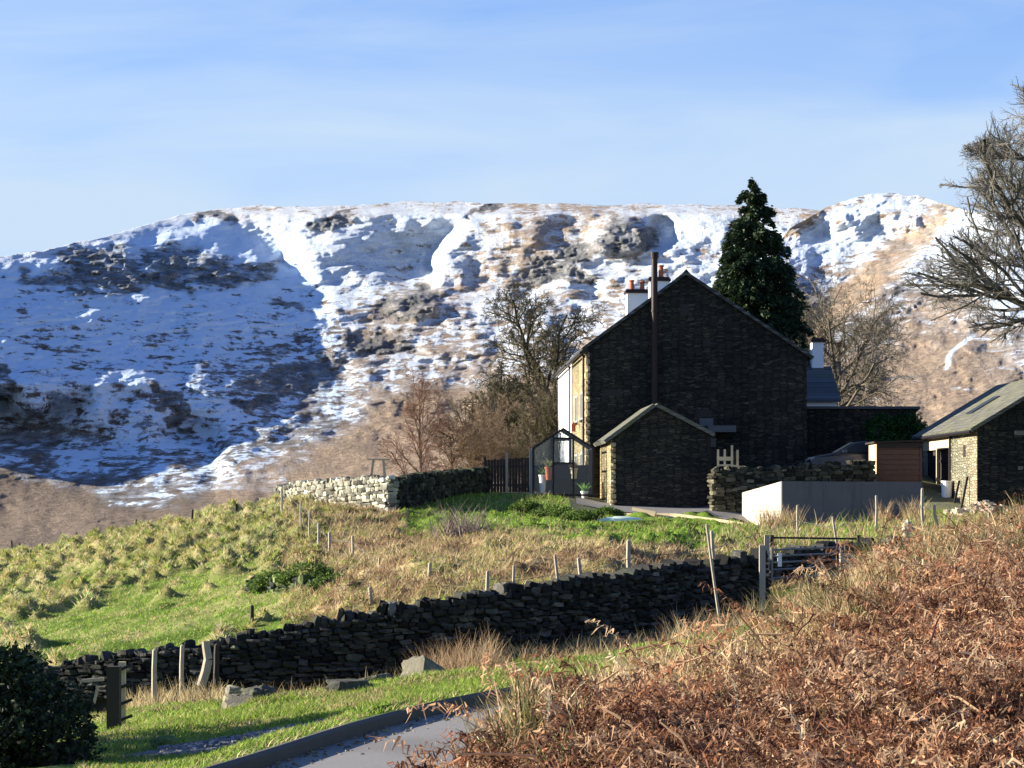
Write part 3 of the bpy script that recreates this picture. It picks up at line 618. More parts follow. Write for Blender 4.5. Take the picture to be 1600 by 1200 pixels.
# ------------------------------------------------------------------ dry stone walls
def stone_wall(name, label, path, thick=.5, pal=None, cope=True, seed=1, sl=(.12, .24), hh=(.045, .10), jag=.5, ends=True):
    """path rows: x, y, z of the foot, z of the top.  Every stone is modelled; one mesh."""
    rg = np.random.default_rng(seed); p = resample(path, .25); s = np.r_[0, np.cumsum(np.hypot(np.diff(p[:, 0]), np.diff(p[:, 1])))]
    Lt = s[-1]; at = lambda t: np.stack([np.interp(t, s, p[:, k]) for k in range(4)], -1)
    pal = pal or [(.13, .125, .11), (.08, .078, .072), (.17, .16, .13), (.10, .105, .085)]
    def frame(t):
        a = at(t); b = at(np.minimum(t + .2, Lt)) - at(np.maximum(t - .2, 0)); h = np.hypot(b[..., 0], b[..., 1]) + 1e-9
        return a, b[..., 0] / h, b[..., 1] / h, np.arctan2(b[..., 1], b[..., 0])
    C, S, RZ, RX = [], [], [], []
    H = (p[:, 3] - p[:, 2]).max()
    for side in (-1, 1):
        u = -0.0
        while u < H:
            h = rg.uniform(*hh); t = rg.uniform(0, .1)
            while t < Lt:
                l = rg.uniform(*sl) * (1.2 if u < H * .3 else 1)
                a, cx, cy, rz = frame(t + l); top = a[3] - a[2]
                if t + l < Lt + .05 and u + h < top + .02:
                    off = side * (thick / 2 * (1 - .22 * u / H) - .10 + rg.uniform(-.03, .035))
                    C.append((a[0] - cy * off, a[1] + cx * off, a[2] + u + h + rg.normal(0, .012))); S.append((l * 1.02, .13, h * 1.04)); RZ.append(rz + rg.normal(0, .07)); RX.append(rg.normal(0, .07))
                t += 2 * l
            u += 2 * h * .97
    for t_end in ((0.04, Lt - .04) if ends else ()):
        u = 0
        a, cx, cy, rz = frame(t_end); top = a[3] - a[2]
        while u < top - .05:
            h = rg.uniform(*hh) * 1.1; C.append((a[0] + rg.normal(0, .02), a[1], a[2] + u + h)); S.append((.13, thick / 2 * .9, h)); RZ.append(rz + rg.normal(0, .1)); RX.append(0); u += 2 * h
    if cope:
        t = 0
        while t < Lt:
            w = rg.uniform(.05, .12); hgt = rg.uniform(.045, .125) * (1 + jag * rg.random() * (rg.random() < .4)); a, cx, cy, rz = frame(t + w)
            if rg.random() > .14: C.append((a[0], a[1], a[3] + hgt * .55)); S.append((w, thick * .40, hgt)); RZ.append(rz + rg.normal(0, .15)); RX.append(rg.normal(.18, .22))
            t += 2 * w * .95
    n = len(C); V, Q = stones(np.array(C), np.array(S), np.array(RZ), np.array(RX), rg); mb = MB()
    mb.add(V, Q, np.repeat(pick(rg, pal, n, .42), 26, 0))
    k = len(p); a, cx, cy, rz = frame(s); w = thick / 2 - .13
    core = np.stack([np.stack([a[:, 0] - cy * o, a[:, 1] + cx * o, zz], 1) for o, zz in ((-w, a[:, 2] - .4), (-w, a[:, 3] - .02), (w, a[:, 3] - .02), (w, a[:, 2] - .4))], 1)
    mb.add(core.reshape(-1, 3), grid_faces(k, 4), (.03, .03, .028))
    return tag(mb.build(name, M['stone']), label, 'wall')
def wpt(px, base, top, d): a = P(px, base, d); return (a[0], a[1], a[2], (HOR - top) / F * d)
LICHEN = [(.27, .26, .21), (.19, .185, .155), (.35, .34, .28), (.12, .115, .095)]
DARKST = [(.034, .033, .033), (.020, .021, .022), (.048, .046, .042), (.028, .031, .026)]
stone_wall('field_wall', 'long dark dry stone field wall running across the meadow in front of the bank', [wpt(*a) for a in
    ((-420, 1150, 1080, 48), (-150, 1115, 1052, 47), (60, 1100, 1050, 46.6), (200, 1088, 1026, 46.2), (340, 1078, 1010, 46), (450, 1068, 990, 46), (620, 1048, 956, 46.2), (750, 1038, 930, 46.6), (880, 1012, 913, 47.4), (1000, 986, 897, 49), (1100, 967, 886, 50.6), (1186, 955, 875, 51.6))],
    .55, DARKST, seed=11, sl=(.06, .17), hh=(.03, .068), jag=.9)
stone_wall('meadow_wall', 'low dark dry stone wall seen through the bars of the field gate', [wpt(*a) for a in ((1196, 925, 876, 54), (1240, 915, 866, 55), (1330, 900, 858, 56.5), (1420, 890, 850, 58), (1560, 885, 850, 60))], .5, DARKST, seed=12, sl=(.09, .2), hh=(.04, .08))
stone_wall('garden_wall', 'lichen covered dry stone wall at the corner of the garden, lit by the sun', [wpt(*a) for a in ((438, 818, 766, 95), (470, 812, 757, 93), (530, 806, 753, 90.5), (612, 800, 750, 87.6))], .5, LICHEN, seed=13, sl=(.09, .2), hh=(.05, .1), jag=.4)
stone_wall('garden_wall', 'mossy dry stone wall from the lit corner to the garden fence, shade painted into its stones', [wpt(*a) for a in ((616, 800, 750, 88.0), (660, 797, 745, 91), (710, 787, 740, 95), (757, 778, 735, 98))], .5, [(.04, .046, .03), (.024, .028, .022)], seed=14, sl=(.12, .25), hh=(.05, .09), jag=.3)  # same wall turned from the sun, shade painted in as darker stones
stone_wall('low_wall', 'short low mossy wall holding up the foot of the brown bank', [wpt(*a) for a in ((392, 945, 912, 62), (450, 955, 908, 60), (505, 958, 912, 59), (552, 962, 925, 58))], .45, [(.05, .07, .03), (.03, .035, .028), (.07, .09, .035)], seed=16, sl=(.08, .18), hh=(.04, .08), jag=.6)
stone_wall('yard_wall', 'dark dry stone retaining wall behind the grey rendered wall', [wpt(*a) for a in ((1113, 812, 738, 93.0), (1160, 805, 736, 93.4), (1230, 800, 733, 93.8), (1300, 798, 729, 94.2), (1362, 796, 725, 94.5))], .6, [(.06, .055, .04), (.035, .035, .025), (.085, .08, .055)], seed=15, sl=(.1, .24), hh=(.05, .1), jag=.8)

# ------------------------------------------------------------------ the farmhouse
PHI = R(2.3)
house = tag(empty('farmhouse', (8.1, 100.2, 0), PHI), 'tall stone farmhouse with a steep, shade-darkened gable, white chimneys and a black flue', 'house')
EL, ER, AX, EZL, EZR, AZ = -4.8, 4.75, -.54, 6.86, 6.5, 10.0
mb = MB(); add_prism(mb, [(EL, -1), (ER, -1), (ER, EZR), (AX, AZ), (EL, EZL)], 0, 19.5); mb.build('wall', M['shaded_stone'], house)
# warm quoins and the paler sunlit copy of the house stone on the side wall, then the white rendered cottage beyond
w1 = MB().add(*box(EL - .06, EL + .002, .012, 9.0, -1, 6.80)).build('side_wall', M['sunlit_stone'], house); w1['label'] = 'sunlit warm stone side wall'
w2 = MB().add(*box(EL - .12, EL + .002, 9.003, 19.6, -1, 6.80)).build('rendered_wall', M['white'], house); w2['label'] = 'white rendered side wall'
rg = np.random.default_rng(21); C, S = [], []; z = -.4
k = 0
while z < 6.6:
    h = rg.uniform(.10, .17); l = .34 if k % 2 else .2; C.append((EL - .02, l - .04 - .03, z + h)); S.append((.09 + rg.uniform(0, .035), l, h * .95)); z += 2 * h; k += 1
V, Q = stones(np.array(C), np.array(S), np.zeros(k), np.zeros(k), rg, .07); MB().add(V, Q, np.repeat(pick(rg, [(.36, .28, .17), (.22, .17, .11), (.45, .36, .22)], k, .2), 26, 0)).build('quoins', M['stone'], house)
def slope(mb, x0, z0, x1, z1, y0, y1, t=.13, over=.28):
    d = np.array([x1 - x0, z1 - z0]); d /= np.linalg.norm(d); n = np.array([-d[1], d[0]]) * (1 if d[0] > 0 else -1)
    a = np.array([x0, z0]) - d * over; b = np.array([x1, z1]); P4 = [a, b, b + n * t, a + n * t]
    add_prism(mb, [tuple(q) for q in (P4 if d[0] > 0 else P4[::-1])], y0, y1)
rf = MB(); slope(rf, EL, EZL + .03, AX, AZ + .03, -.16, 19.8); slope(rf, ER, EZR + .03, AX, AZ + .03, -.16, 19.8); roof = rf.build('roof', M['slate'], house)
rd = MB(); yy = -.17
while yy < 19.7:
    add_prism(rd, [(AX - .22, AZ + .02), (AX + .22, AZ + .02), (AX, AZ + .27)], yy, yy + .44); yy += .46
rd.build('ridge_tiles', M['slate'], roof)
# barge end / soffit at the left eave
so = MB(); add_prism(so, [(EL - .30, EZL - .18), (EL - .02, EZL - .30), (EL - .02, EZL + .02), (EL - .30, EZL - .12)], -.12, .5); so.build('eave_board', M['darkwood'], house)
gt = MB(); cyl(gt, (EL - .32, -.1, EZL - .22), (EL - .32, 9.3, EZL - .22), .06, n=10); gt.build('gutter', M['black'], house)
gt = MB(); cyl(gt, (EL - .36, 9.5, EZL - .2), (EL - .36, 19.8, EZL - .22), .06, n=10); gt.build('gutter', M['black'], house)
for yy_, zz_ in ((.95, EZL - .25), (10.1, EZL - .25)):
    dp = MB(); cyl(dp, (EL - .14, yy_, 0), (EL - .14, yy_, zz_), .055, n=10); cyl(dp, (EL - .14, yy_, zz_), (EL - .32, yy_, zz_ + .08), .055, n=10)
    for zb in (1.5, 3.4, 5.2): cyl(dp, (EL - .14, yy_, zb), (EL - .14, yy_, zb + .06), .075, n=10)
    dp.build('drainpipe', M['black'], house)
for (ya, yb, za, zb) in ((2.4, 3.5, 1.0, 2.3), (2.4, 3.5, 3.9, 5.0), (6.0, 7.1, 1.0, 2.3), (6.0, 7.1, 3.9, 5.0)):
    wnd = MB().add(*box(EL - .075, EL - .05, ya, yb, za, zb)).build('window', M['window'], house)
    fr = MB()
    for a_ in (box(EL - .10, EL - .045, ya - .06, ya, za - .06, zb + .06), box(EL - .10, EL - .045, yb, yb + .06, za - .06, zb + .06), box(EL - .10, EL - .045, ya, yb, zb, zb + .06), box(EL - .10, EL - .045, ya, yb, za - .06, za), box(EL - .095, EL - .045, (ya + yb) / 2 - .025, (ya + yb) / 2 + .025, za, zb)): fr.add(*a_)
    fr.build('frame', M['white'], wnd); MB().add(*box(EL - .18, EL - .03, ya - .12, yb + .12, za - .15, za - .063)).build('sill', M['lead'], wnd)
lt = MB(); lt.add(*beam((EL - .06, 4.6, 3.7), (EL - .34, 4.6, 3.7), .04)); lt.add(*box(EL - .42, EL - .24, 4.5, 4.7, 3.36, 3.64)); add_prism(lt, [(EL - .45, 3.64), (EL - .21, 3.64), (EL - .33, 3.8)], 4.47, 4.73); lt.build('wall_lantern', M['terracotta'], house)
# chimneys
def chimney(x, y, wx, wy, z0, z1, pots, parent, name='chimney'):
    c = MB().add(*box(x - wx / 2, x + wx / 2, y - wy / 2, y + wy / 2, z0, z1)).build(name, M['white'], parent)
    cp = MB().add(*box(x - wx / 2 - .09, x + wx / 2 + .09, y - wy / 2 - .09, y + wy / 2 + .09, z1, z1 + .12)); cp.add(*box(x - wx / 2 - .04, x + wx / 2 + .04, y - wy / 2 - .04, y + wy / 2 + .04, z1 + .12, z1 + .20)); cp.build('cap', M['flue'], c)
    fl = MB().add(*box(x - wx / 2 - .03, x + wx / 2 + .03, y - wy / 2 - .03, y + wy / 2 + .03, z0 + .1, z0 + .62)); fl.build('flashing', M['lead'], c)
    for px_, h in pots:
        pt = MB(); prof = [(.15, 0), (.13, .05), (.115, h - .1), (.15, h - .06), (.15, h), (.10, h)]
        for (ra, za), (rb_, zb) in zip(prof[:-1], prof[1:]): V, Q = tubes([(px_, y, z1 + .19 + za)], [(px_, y, z1 + .19 + zb + 1e-4)], ra, rb_, 14); pt.add(V, Q)
        cyl(pt, (px_, y, z1 + .2), (px_, y, z1 + .19 + h - .05), .10, n=12); pt.build('chimney_pot', M['terracotta'], c)
    return c
chimney(-.42, 12.6, .92, .9, 8.9, 10.95, [(-.30, .62), (-.62, .42)], house)
chimney(-.85, 19.0, 1.15, .9, 8.6, 10.95, [(-1.15, .52), (-.60, .46)], house)
# black flue up the gable
fl = MB(); cyl(fl, (-1.93, -.20, 3.9), (-1.93, -.20, 10.75), .135, n=18); cyl(fl, (-1.93, -.20, 10.72), (-1.93, -.20, 10.98), .17, .19, n=18)
for zb in (5.4, 7.0, 8.4): cyl(fl, (-1.93, -.20, zb), (-1.93, -.20, zb + .09), .16, n=18); fl.add(*beam((-1.93, -.08, zb + .04), (-1.93, .03, zb + .04), .05))
fl.build('flue', M['flue'], house)
# small openings, lintel and door canopy in the gable
for (xa, xb, za, zb) in ((-.78, -.42, 8.3, 8.75), (-.05, .6, 3.85, 4.15), (-4.1, -3.4, 4.75, 5.05), (.2, .55, 6.95, 7.2)):
    MB().add(*box(xa, xb, -.012, .03, za, zb)).build('vent', M['black'], house)
MB().add(*box(.05, .65, -.05, .03, 3.45, 3.8)).build('lintel', M['lead'], house)
MB().add(*box(.35, 1.55, -.75, .03, 3.18, 3.46)).build('door_canopy', M['lead'], house)
dr = MB().add(*box(.5, 1.3, -.02, .05, .1, 2.4)).build('door', M['darkwood'], house)
MB().add(*box(.55, .78, -.05, .02, 2.55, 2.95)).build('fanlight', M['lead'], dr)
# rear wing with its own white chimney
wg = MB(); WX0, WX1, WY0, WY1 = ER, 8.15, 11.4, 16.4
Vw = []; ymid = (WY0 + WY1) / 2
poly = [(WY0, -1), (WY1, -1), (WY1, 5.15), (ymid, 6.75), (WY0, 5.15)]
V = np.array([(WX0, a, b) for a, b in poly] + [(WX1, a, b) for a, b in poly]); n5 = 5
wg.add(V, np.array([[i, (i + 1) % 5, 5 + (i + 1) % 5, 5 + i] for i in range(5)])); wg.add(V[5:], np.array([[0, 1, 2], [0, 2, 3], [0, 3, 4]]))
wing = wg.build('rear_wing', M['white'], house); wr = MB()
for ya, yb in ((WY0, ymid), (WY1, ymid)):
    s_ = -1 if ya < yb else 1
    a0, b0 = np.array([ya + s_ * .25, 5.15 - .16 + .03]), np.array([yb, 6.78]); V = np.array([(x, q[0], q[1] + t) for x in (WX0 + .02, WX1 + .15) for q in (a0, b0) for t in (0, .13)])
    wr.add(V, np.array([[0, 1, 3, 2], [4, 6, 7, 5], [0, 4, 5, 1], [2, 3, 7, 6], [1, 5, 7, 3], [0, 2, 6, 4]]))
wr.build('roof', M['slate'], wing)
chimney(7.6, ymid, .56, .6, 6.2, 8.1, [], wing)

# stone outhouse against the gable
oh = tag(empty('stone_outhouse', (6.12, 94.2, 0), PHI), 'small gabled stone outhouse with a mossy stone verge in front of the farmhouse', 'outhouse')
mb = MB(); add_prism(mb, [(-2.02, -.8), (2.02, -.8), (2.02, 2.85), (-.25, 4.02), (-2.02, 2.72)], 0, 5.85); mb.build('wall', M['shaded_stone'], oh)
o2 = MB().add(*box(-2.07, -2.015, .01, 5.84, -.8, 2.68)).build('side_wall', M['sunlit_stone'], oh); o2['label'] = 'sunlit warm stone side'
C, S, z, k = [], [], -.2, 0
while z < 2.55:
    h = rg.uniform(.08, .14); l = .3 if k % 2 else .18; C.append((-1.99, l - .06, z + h)); S.append((.10 + rg.uniform(0, .04), l, h * .95)); z += 2 * h; k += 1
V, Q = stones(np.array(C), np.array(S), np.zeros(k), np.zeros(k), rg, .07); MB().add(V, Q, np.repeat(pick(rg, [(.38, .30, .18), (.25, .2, .12), (.45, .38, .26)], k, .2), 26, 0)).build('quoins', M['stone'], oh)
rf = MB(); slope(rf, -2.02, 2.75, -.25, 4.05, -.14, 5.8, .15, .34); slope(rf, 2.02, 2.88, -.25, 4.05, -.14, 5.8, .15, .12); rf.build('roof', M['mossyslate'], oh)
for (za, xa) in ((2.0, -.3), (2.95, .15), (1.2, .9)): MB().add(*box(xa, xa + .16, -.012, .02, za, za + .14)).build('vent', M['black'], oh)

# ------------------------------------------------------------------ greenhouse
gh = tag(empty('greenhouse', (2.15, 96.6, gz(2.15, 96.6) - .02), R(1)), 'small dark framed glass greenhouse beside the stone outhouse', 'greenhouse')
W_, H1, H2, D_ = 1.26, 2.05, 2.86, 2.6; fm = MB()
for y in (0, D_):
    pts = [(-W_, 0), (-W_, H1), (0, H2), (W_, H1), (W_, 0)]
    for a_, b_ in zip(pts[:-1], pts[1:]): fm.add(*beam((a_[0], y, a_[1]), (b_[0], y, b_[1]), .105, .08))
    for x in (-.42, .42): fm.add(*beam((x, y, 0), (x, y, H1 + (H2 - H1) * (1 - .42 / W_)), .08))
    fm.add(*beam((-.42, y - .005, H2 - .40), (.42, y - .005, H2 - .40), .075)); fm.add(*beam((-.42, y - .005, 1.42), (.42, y - .005, 1.42), .08)); fm.add(*beam((-W_, y + .004, .08), (W_, y + .004, .08), .08))
for x, z in ((-W_, H1), (W_, H1), (0, H2), (-W_, .08), (W_, .08)): fm.add(*beam((x, 0, z), (x, D_, z), .07))
for y in (.65, 1.3, 1.95):
    for a_, b_ in (((-W_, 0), (-W_, H1)), ((-W_, H1), (0, H2)), ((0, H2), (W_, H1)), ((W_, H1), (W_, 0))): fm.add(*beam((a_[0], y, a_[1]), (b_[0], y, b_[1]), .045))
fm.build('frame', M['black'], gh)
pn = MB()
for y in (.02, D_ - .02): pn.add(np.array([(-W_, y, .1), (W_, y, .1), (W_, y, H1), (0, y, H2), (-W_, y, H1)])[[0, 1, 2, 4]], np.array([[0, 1, 2, 3]])); pn.add(np.array([(-W_, y, H1), (W_, y, H1), (0, y, H2)]), np.array([[0, 1, 2]]))
for a_, b_ in (((-W_, .1), (-W_, H1)), ((-W_, H1), (0, H2)), ((0, H2), (W_, H1)), ((W_, H1), (W_, .1))): pn.add(np.array([(a_[0], 0, a_[1]), (a_[0], D_, a_[1]), (b_[0], D_, b_[1]), (b_[0], 0, b_[1])]), np.array([[0, 1, 2, 3]]))
bk_ = MB(); bk_.add(*box(-W_ + .06, W_ - .06, D_ - .12, D_ - .07, .02, 1.38)); bk_.build('back_boards', M['darkwood'], gh)
pn.build('glass_panes', M['glass'], gh)
MB().add(*box(-W_ - .16, -W_ - .045, -.06, .1, -.1, 2.0)).build('downpipe', M['galv'], gh)
MB().add(*beam((-W_ - .12, 0, -.1), (-W_ - .12, 0, .14), .3, .3)).build('footing', M['white'], gh)
def potted(x, y, col, h, label, leafcol, n, seed, base=0):
    z = gz(x, y) + base + .03; t = tag(empty('potted_plant', (x, y, z)), label, 'plant'); rg = np.random.default_rng(seed); p = MB()
    cyl(p, (0, 0, 0), (0, 0, h), .11, .16, n=14); cyl(p, (0, 0, h - .06), (0, 0, h), .18, n=14); p.build('pot', col, t)
    V, Q, Cc = blades(np.c_[rg.normal(0, .05, n), rg.normal(0, .05, n), np.full(n, h)], rg.uniform(.25, .6, n), .06, rg.uniform(0, 6.28, n), rg.uniform(.1, .8, n), .8, pick(rg, leafcol, n, .3), 3, rg); MB().add(V, Q, Cc).build('leaves', M['leaf'], t)
potted(1.55, 97.6, M['terracotta'], .55, 'orange potted plant in the left half of the greenhouse', [(.2, .25, .08), (.3, .28, .15)], 40, 1, .55)
potted(2.62, 97.4, M['palewood'], .45, 'pale tub with a leafy plant behind the middle panes of the greenhouse', [(.25, .12, .06), (.12, .16, .05)], 40, 2, .75)
potted(3.05, 96.9, M['white'], .3, 'bright green plant in a white pot low in the right of the greenhouse', [(.22, .4, .08)], 40, 3, 0)
potted(1.3, 97.8, M['white'], .75, 'tall white bucket plant against the left panes of the greenhouse', [(.12, .18, .05)], 30, 4, 0)
st = tag(empty('potting_bench', (2.15, 98.4, gz(2.15, 98.4))), 'dark slatted potting bench inside the greenhouse', 'bench'); b_ = MB()
for k in range(5): b_.add(*box(-1.1, 1.1, -.35 + k * .15, -.22 + k * .15, .70, .74))
b_.build('bench_top', M['darkwood'], st)
for x in (-1.0, 1.0):
    for y in (-.28, .3): MB().add(*box(x - .04, x + .04, y - .04, y + .04, 0, .70)).build('leg', M['darkwood'], st)

# garden fence and gate between the wall and the greenhouse
gf = tag(empty('board_fence', tuple(P(757, 775, 98.4))), 'dark close boarded garden fence between the shaded wall and the greenhouse', 'fence'); zb = gz(-1, 98.4) - P(757, 775, 98.4)[2] - .05
x_end = P(832, 770, 99)[0] - P(757, 775, 98.4)[0]; bd = MB(); x = 0; k = 0
while x < x_end:
    w = .13; bd.add(*box(x, x + w - .012, 0, .025, zb, zb + 1.42 + .12 * x / x_end + .02 * math.sin(k * 2.7))); x += w; k += 1
bd.build('boards', M['darkwood'], gf)
for x in (0.02, .95, x_end): MB().add(*box(x - .05, x + .05, -.06, .0, zb - .1, zb + (1.75 if .5 < x < 1.5 else 1.55))).build('post', M['greywood'] if .5 < x < 1.5 else M['darkwood'], gf)
rl = MB(); rl.add(*box(0, x_end, .026, .075, zb + .3, zb + .39)); rl.add(*box(0, x_end, .026, .075, zb + 1.1, zb + 1.19)); rl.build('rail', M['darkwood'], gf)

# bird table standing behind the garden wall
p = P(592, 735, 93); bt = tag(empty('garden_table', (p[0], 93, gz(p[0], 93))), 'weathered wooden table just showing above the lichen covered wall', 'table'); zt = P(592, 717, 93)[2] - gz(p[0], 93)
tt = MB()
for k in range(4): tt.add(*box(-.46, .46, -.3 + k * .155, -.16 + k * .155, zt - .05, zt))
tt.build('table_top', M['palewood'], bt)
for x0, x1 in ((-.36, -.28), (.30, .22)):
    for y in (-.2, .2): MB().add(*beam((x0 * .6, y, zt - .05), (x1 * 1.5, y, -.05), .07)).build('leg', M['palewood'], bt)

# ------------------------------------------------------------------ rendered wall, shed, car, outbuilding, barn
rw = tag(empty('rendered_wall', (0, 0, 0)), 'new low wall with a smooth grey render front and bare pale block end', 'wall')
A1, A2, A0 = np.array([9.96, 85.0]), np.array([15.25, 85.6]), np.array([9.25, 92.6]); zt, zb = .90, -1.1
def wall_box(mb, a, b, th, za0, za1, zb_, col=(1, 1, 1), side=1):
    d = (b - a) / np.linalg.norm(b - a); n = np.array([-d[1], d[0]]) * th * side; q = [a, b, b + n, a + n]; zz = [za0, za1, za1, za0]
    V = np.array([(*p_, zb_) for p_ in q] + [(*p_, z_) for p_, z_ in zip(q, zz)]); mb.add(V, BOXF if side > 0 else BOXF[:, ::-1], col)
f_ = MB(); wall_box(f_, A1, A2, .22, zt, zt - .02, zb); f_.build('front', M['greyrender'], rw)
m = NT('pale_blockwork'); c_ = m.n('ShaderNodeTexCoord'); sp = m.n('ShaderNodeSeparateXYZ'); m.l(c_.outputs['Object'], sp.inputs[0]); cb = m.n('ShaderNodeCombineXYZ'); m.l(sp.outputs['Y'], cb.inputs[0]); m.l(sp.outputs['Z'], cb.inputs[1])
b_ = m.n('ShaderNodeTexBrick'); b_.inputs['Scale'].default_value = 1; b_.inputs['Brick Width'].default_value = .45; b_.inputs['Row Height'].default_value = .225; b_.inputs['Mortar Size'].default_value = .012
b_.inputs['Color1'].default_value = (.50, .46, .38, 1); b_.inputs['Color2'].default_value = (.42, .39, .33, 1); b_.inputs['Mortar'].default_value = (.27, .24, .2, 1); m.l(cb.outputs[0], b_.inputs['Vector']); m.col(m.mix(m.noise(20, 4), b_.outputs['Color'], m.mix(1.0, b_.outputs['Color'], (.8, .8, .8), 'MULTIPLY'))); M['block'] = m.set(.9)
f_ = MB(); wall_box(f_, A1 + np.array([.0, .225]), A0, .22, zt - .005, .52, zb, side=-1); f_.build('block_end', M['block'], rw)

sh = tag(empty('wooden_shed', (15.98, 94.95, gz(15.98, 94.95) - .25), R(1)), 'small brown boarded shed with a flat dark felt roof', 'shed'); h = 2.68 - gz(15.98, 94.95) + .25; b_ = MB(); z = -.1; k = 0
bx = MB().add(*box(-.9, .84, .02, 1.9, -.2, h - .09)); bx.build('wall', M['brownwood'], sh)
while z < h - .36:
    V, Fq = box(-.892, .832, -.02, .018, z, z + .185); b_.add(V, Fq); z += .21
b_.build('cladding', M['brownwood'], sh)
for x in (-.93, .87): MB().add(*box(x - .035, x + .035, -.045, .03, -.2, h - .1)).build('corner_board', M['brownwood'], sh)
sdw = MB().add(*box(-.95, -.903, .035, 1.9, -.2, h - .1)).build('side_panel', M['palewood'], sh); sdw['label'] = 'side boards with sunlight painted in as a paler wood'  # sunlit side painted in by a paler wood than the front
MB().add(*box(-.93, .90, -.06, -.002, h - .30, h - .11)).build('fascia', M['darkwood'], sh)
r_ = MB(); V, Fq = box(-1.08, .98, -.12, 2.05, h - .09, h - .02); V[[0, 3, 4, 7], 2] -= .02; V[[1, 2, 5, 6], 2] += .05; r_.add(V, Fq); r_.build('roof', M['darkwood'], sh)

car = tag(empty('parked_car', (14.75, 98.4, gz(14.75, 98.4) + .02), R(182)), 'dark parked car with its bright windscreen showing above the yard wall', 'car')
prof = [(2.12, .32), (2.15, .62), (2.0, .82), (1.15, .98), (.98, 1.0), (.25, 1.42), (-.1, 1.49), (-1.2, 1.48), (-1.75, 1.32), (-2.1, .95), (-2.16, .6), (-2.1, .32)]
def car_body(mb, prof, w0, w1, zs=1.0):
    n = len(prof); ys_ = [-w0, -w0 * .97, w0 * .97, w0]; V = []
    for i, y in enumerate(ys_):
        for x, z in prof:
            tum = 1 - (.22 * max(0, (z - zs) / .5) if z > zs else 0); V.append((x * (.985 if i in (0, 3) else 1), y * tum, z - (.03 if i in (0, 3) and z > .5 else 0)))
    V = np.array(V); Q = [[i * n + j, i * n + (j + 1) % n, (i + 1) * n + (j + 1) % n, (i + 1) * n + j] for i in range(3) for j in range(n)]
    mb.add(V, np.array(Q)[:, ::-1])
    for i in (0, 3):
        cV = np.vstack([V[i * n:(i + 1) * n], V[i * n:(i + 1) * n].mean(0)]); T = np.array([[j, (j + 1) % n, n][::(1 if i == 0 else -1)] for j in range(n)]); mb.add(cV, T)
b_ = MB(); car_body(b_, prof, .88, .8); b_.build('body', M['carpaint'], car)
ws = MB().add(np.array([(1.02, -.76, 1.0), (1.02, .76, 1.0), (.27, .62, 1.435), (.27, -.62, 1.435)]) + np.array([.012, 0, .018]), np.array([[0, 1, 2, 3]])).build('windscreen', M['screen'], car)
rwn = MB().add(np.array([(-1.30, -.62, 1.468), (-1.30, .62, 1.468), (-2.04, .76, 1.02), (-2.04, -.76, 1.02)]) + np.array([-.015, 0, .018]), np.array([[0, 1, 2, 3]])).build('rear_window', M['window'], car)
for s_ in (-1, 1):
    sw = MB().add(np.array([(.80, s_ * .885, 1.02), (-1.55, s_ * .885, 1.02), (-1.25, s_ * .735, 1.40), (.22, s_ * .735, 1.38)]), np.array([[0, 1, 2, 3][::s_]])); sw.build('side_window', M['window'], car)
    for x in (1.35, -1.35):
        wh = MB(); cyl(wh, (x, s_ * .70, .32), (x, s_ * .90, .32), .32, n=22); wo_ = wh.build('wheel', M['rubber'], car); rm = MB(); cyl(rm, (x, s_ * .86, .32), (x, s_ * .915, .32), .2, n=18); rm.build('rim', M['galv'], wo_)
    MB().add(*box(2.02, 2.14, s_ * .72 - .13, s_ * .72 + .13, .62, .76)).build('headlight', M['screen'], car)
    MB().add(*box(.62, .80, s_ * .97 - .09, s_ * .97 + .09, 1.0, 1.12)).build('wing_mirror', M['carpaint'], car)

ob = tag(empty('outbuilding', (15.9, 104, 0), R(1.5)), 'low dark outbuilding in the shade with a flat roofline and ivy at one end', 'outbuilding')
mb = MB(); Vb, Fb = box(-2.6, 2.35, 0, 3.2, -.5, 4.35); Vb[[6, 7], 2] -= .5; mb.add(Vb, Fb); mb.build('wall', M['shaded_stone'], ob)
mb = MB(); Vb, Fb = box(-2.7, 2.5, -.12, 3.3, 4.36, 4.48); Vb[[2, 3, 6, 7], 2] -= .5; mb.add(Vb, Fb); mb.build('roof', M['slate'], ob)
MB().add(*box(.25, .75, -.05, .02, 3.25, 3.5)).build('lintel', M['lead'], ob); MB().add(*box(.3, 1.0, -.02, .03, 2.1, 3.2)).build('window', M['window'], ob)

BX0 = np.array([18.18, 90.0]); barn = tag(empty('stone_barn', (18.18, 90.0, 0), PHI), 'stone barn with a mossy slate roof and a sunlit side with an open doorway', 'barn')
BL, BW, BE = 10.4, 7.0, 3.02; BZ = BE + BW / 2 * math.tan(R(31))
# gable end walls and far side
mb = MB(); gp = [(0, -.9), (BW, -.9), (BW, BE), (BW / 2, BZ), (0, BE)]; add_prism(mb, gp, 0, .5); add_prism(mb, gp, BL - .5, BL); mb.add(*box(BW - .5, BW, .503, BL - .503, -.9, BE)); mb.build('gable_wall', M['shaded_stone'], barn)
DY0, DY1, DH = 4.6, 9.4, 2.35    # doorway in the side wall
for b4 in ((-.012, .5, .014, DY0), (0, .5, DY1, BL - .014)): MB().add(*box(*b4, -.9, BE - .02)).build('side_wall', M['sunlit_barnstone'], barn)['label'] = 'sunlit rubble side wall'
MB().add(*box(-.03, .45, DY0 - .12, DY1 + .12, DH, BE - .04)).build('lintel', M['palewood'], barn)
rf = MB(); slope(rf, 0, BE + .02, BW / 2, BZ + .02, -.2, BL + .2, .14, .3); slope(rf, BW, BE + .02, BW / 2, BZ + .02, -.2, BL + .2, .14, .3); rfo = rf.build('roof', M['mossyslate'], barn)
tz = lambda x: BE + .02 + x * math.tan(R(31)) + .14 / math.cos(R(31))
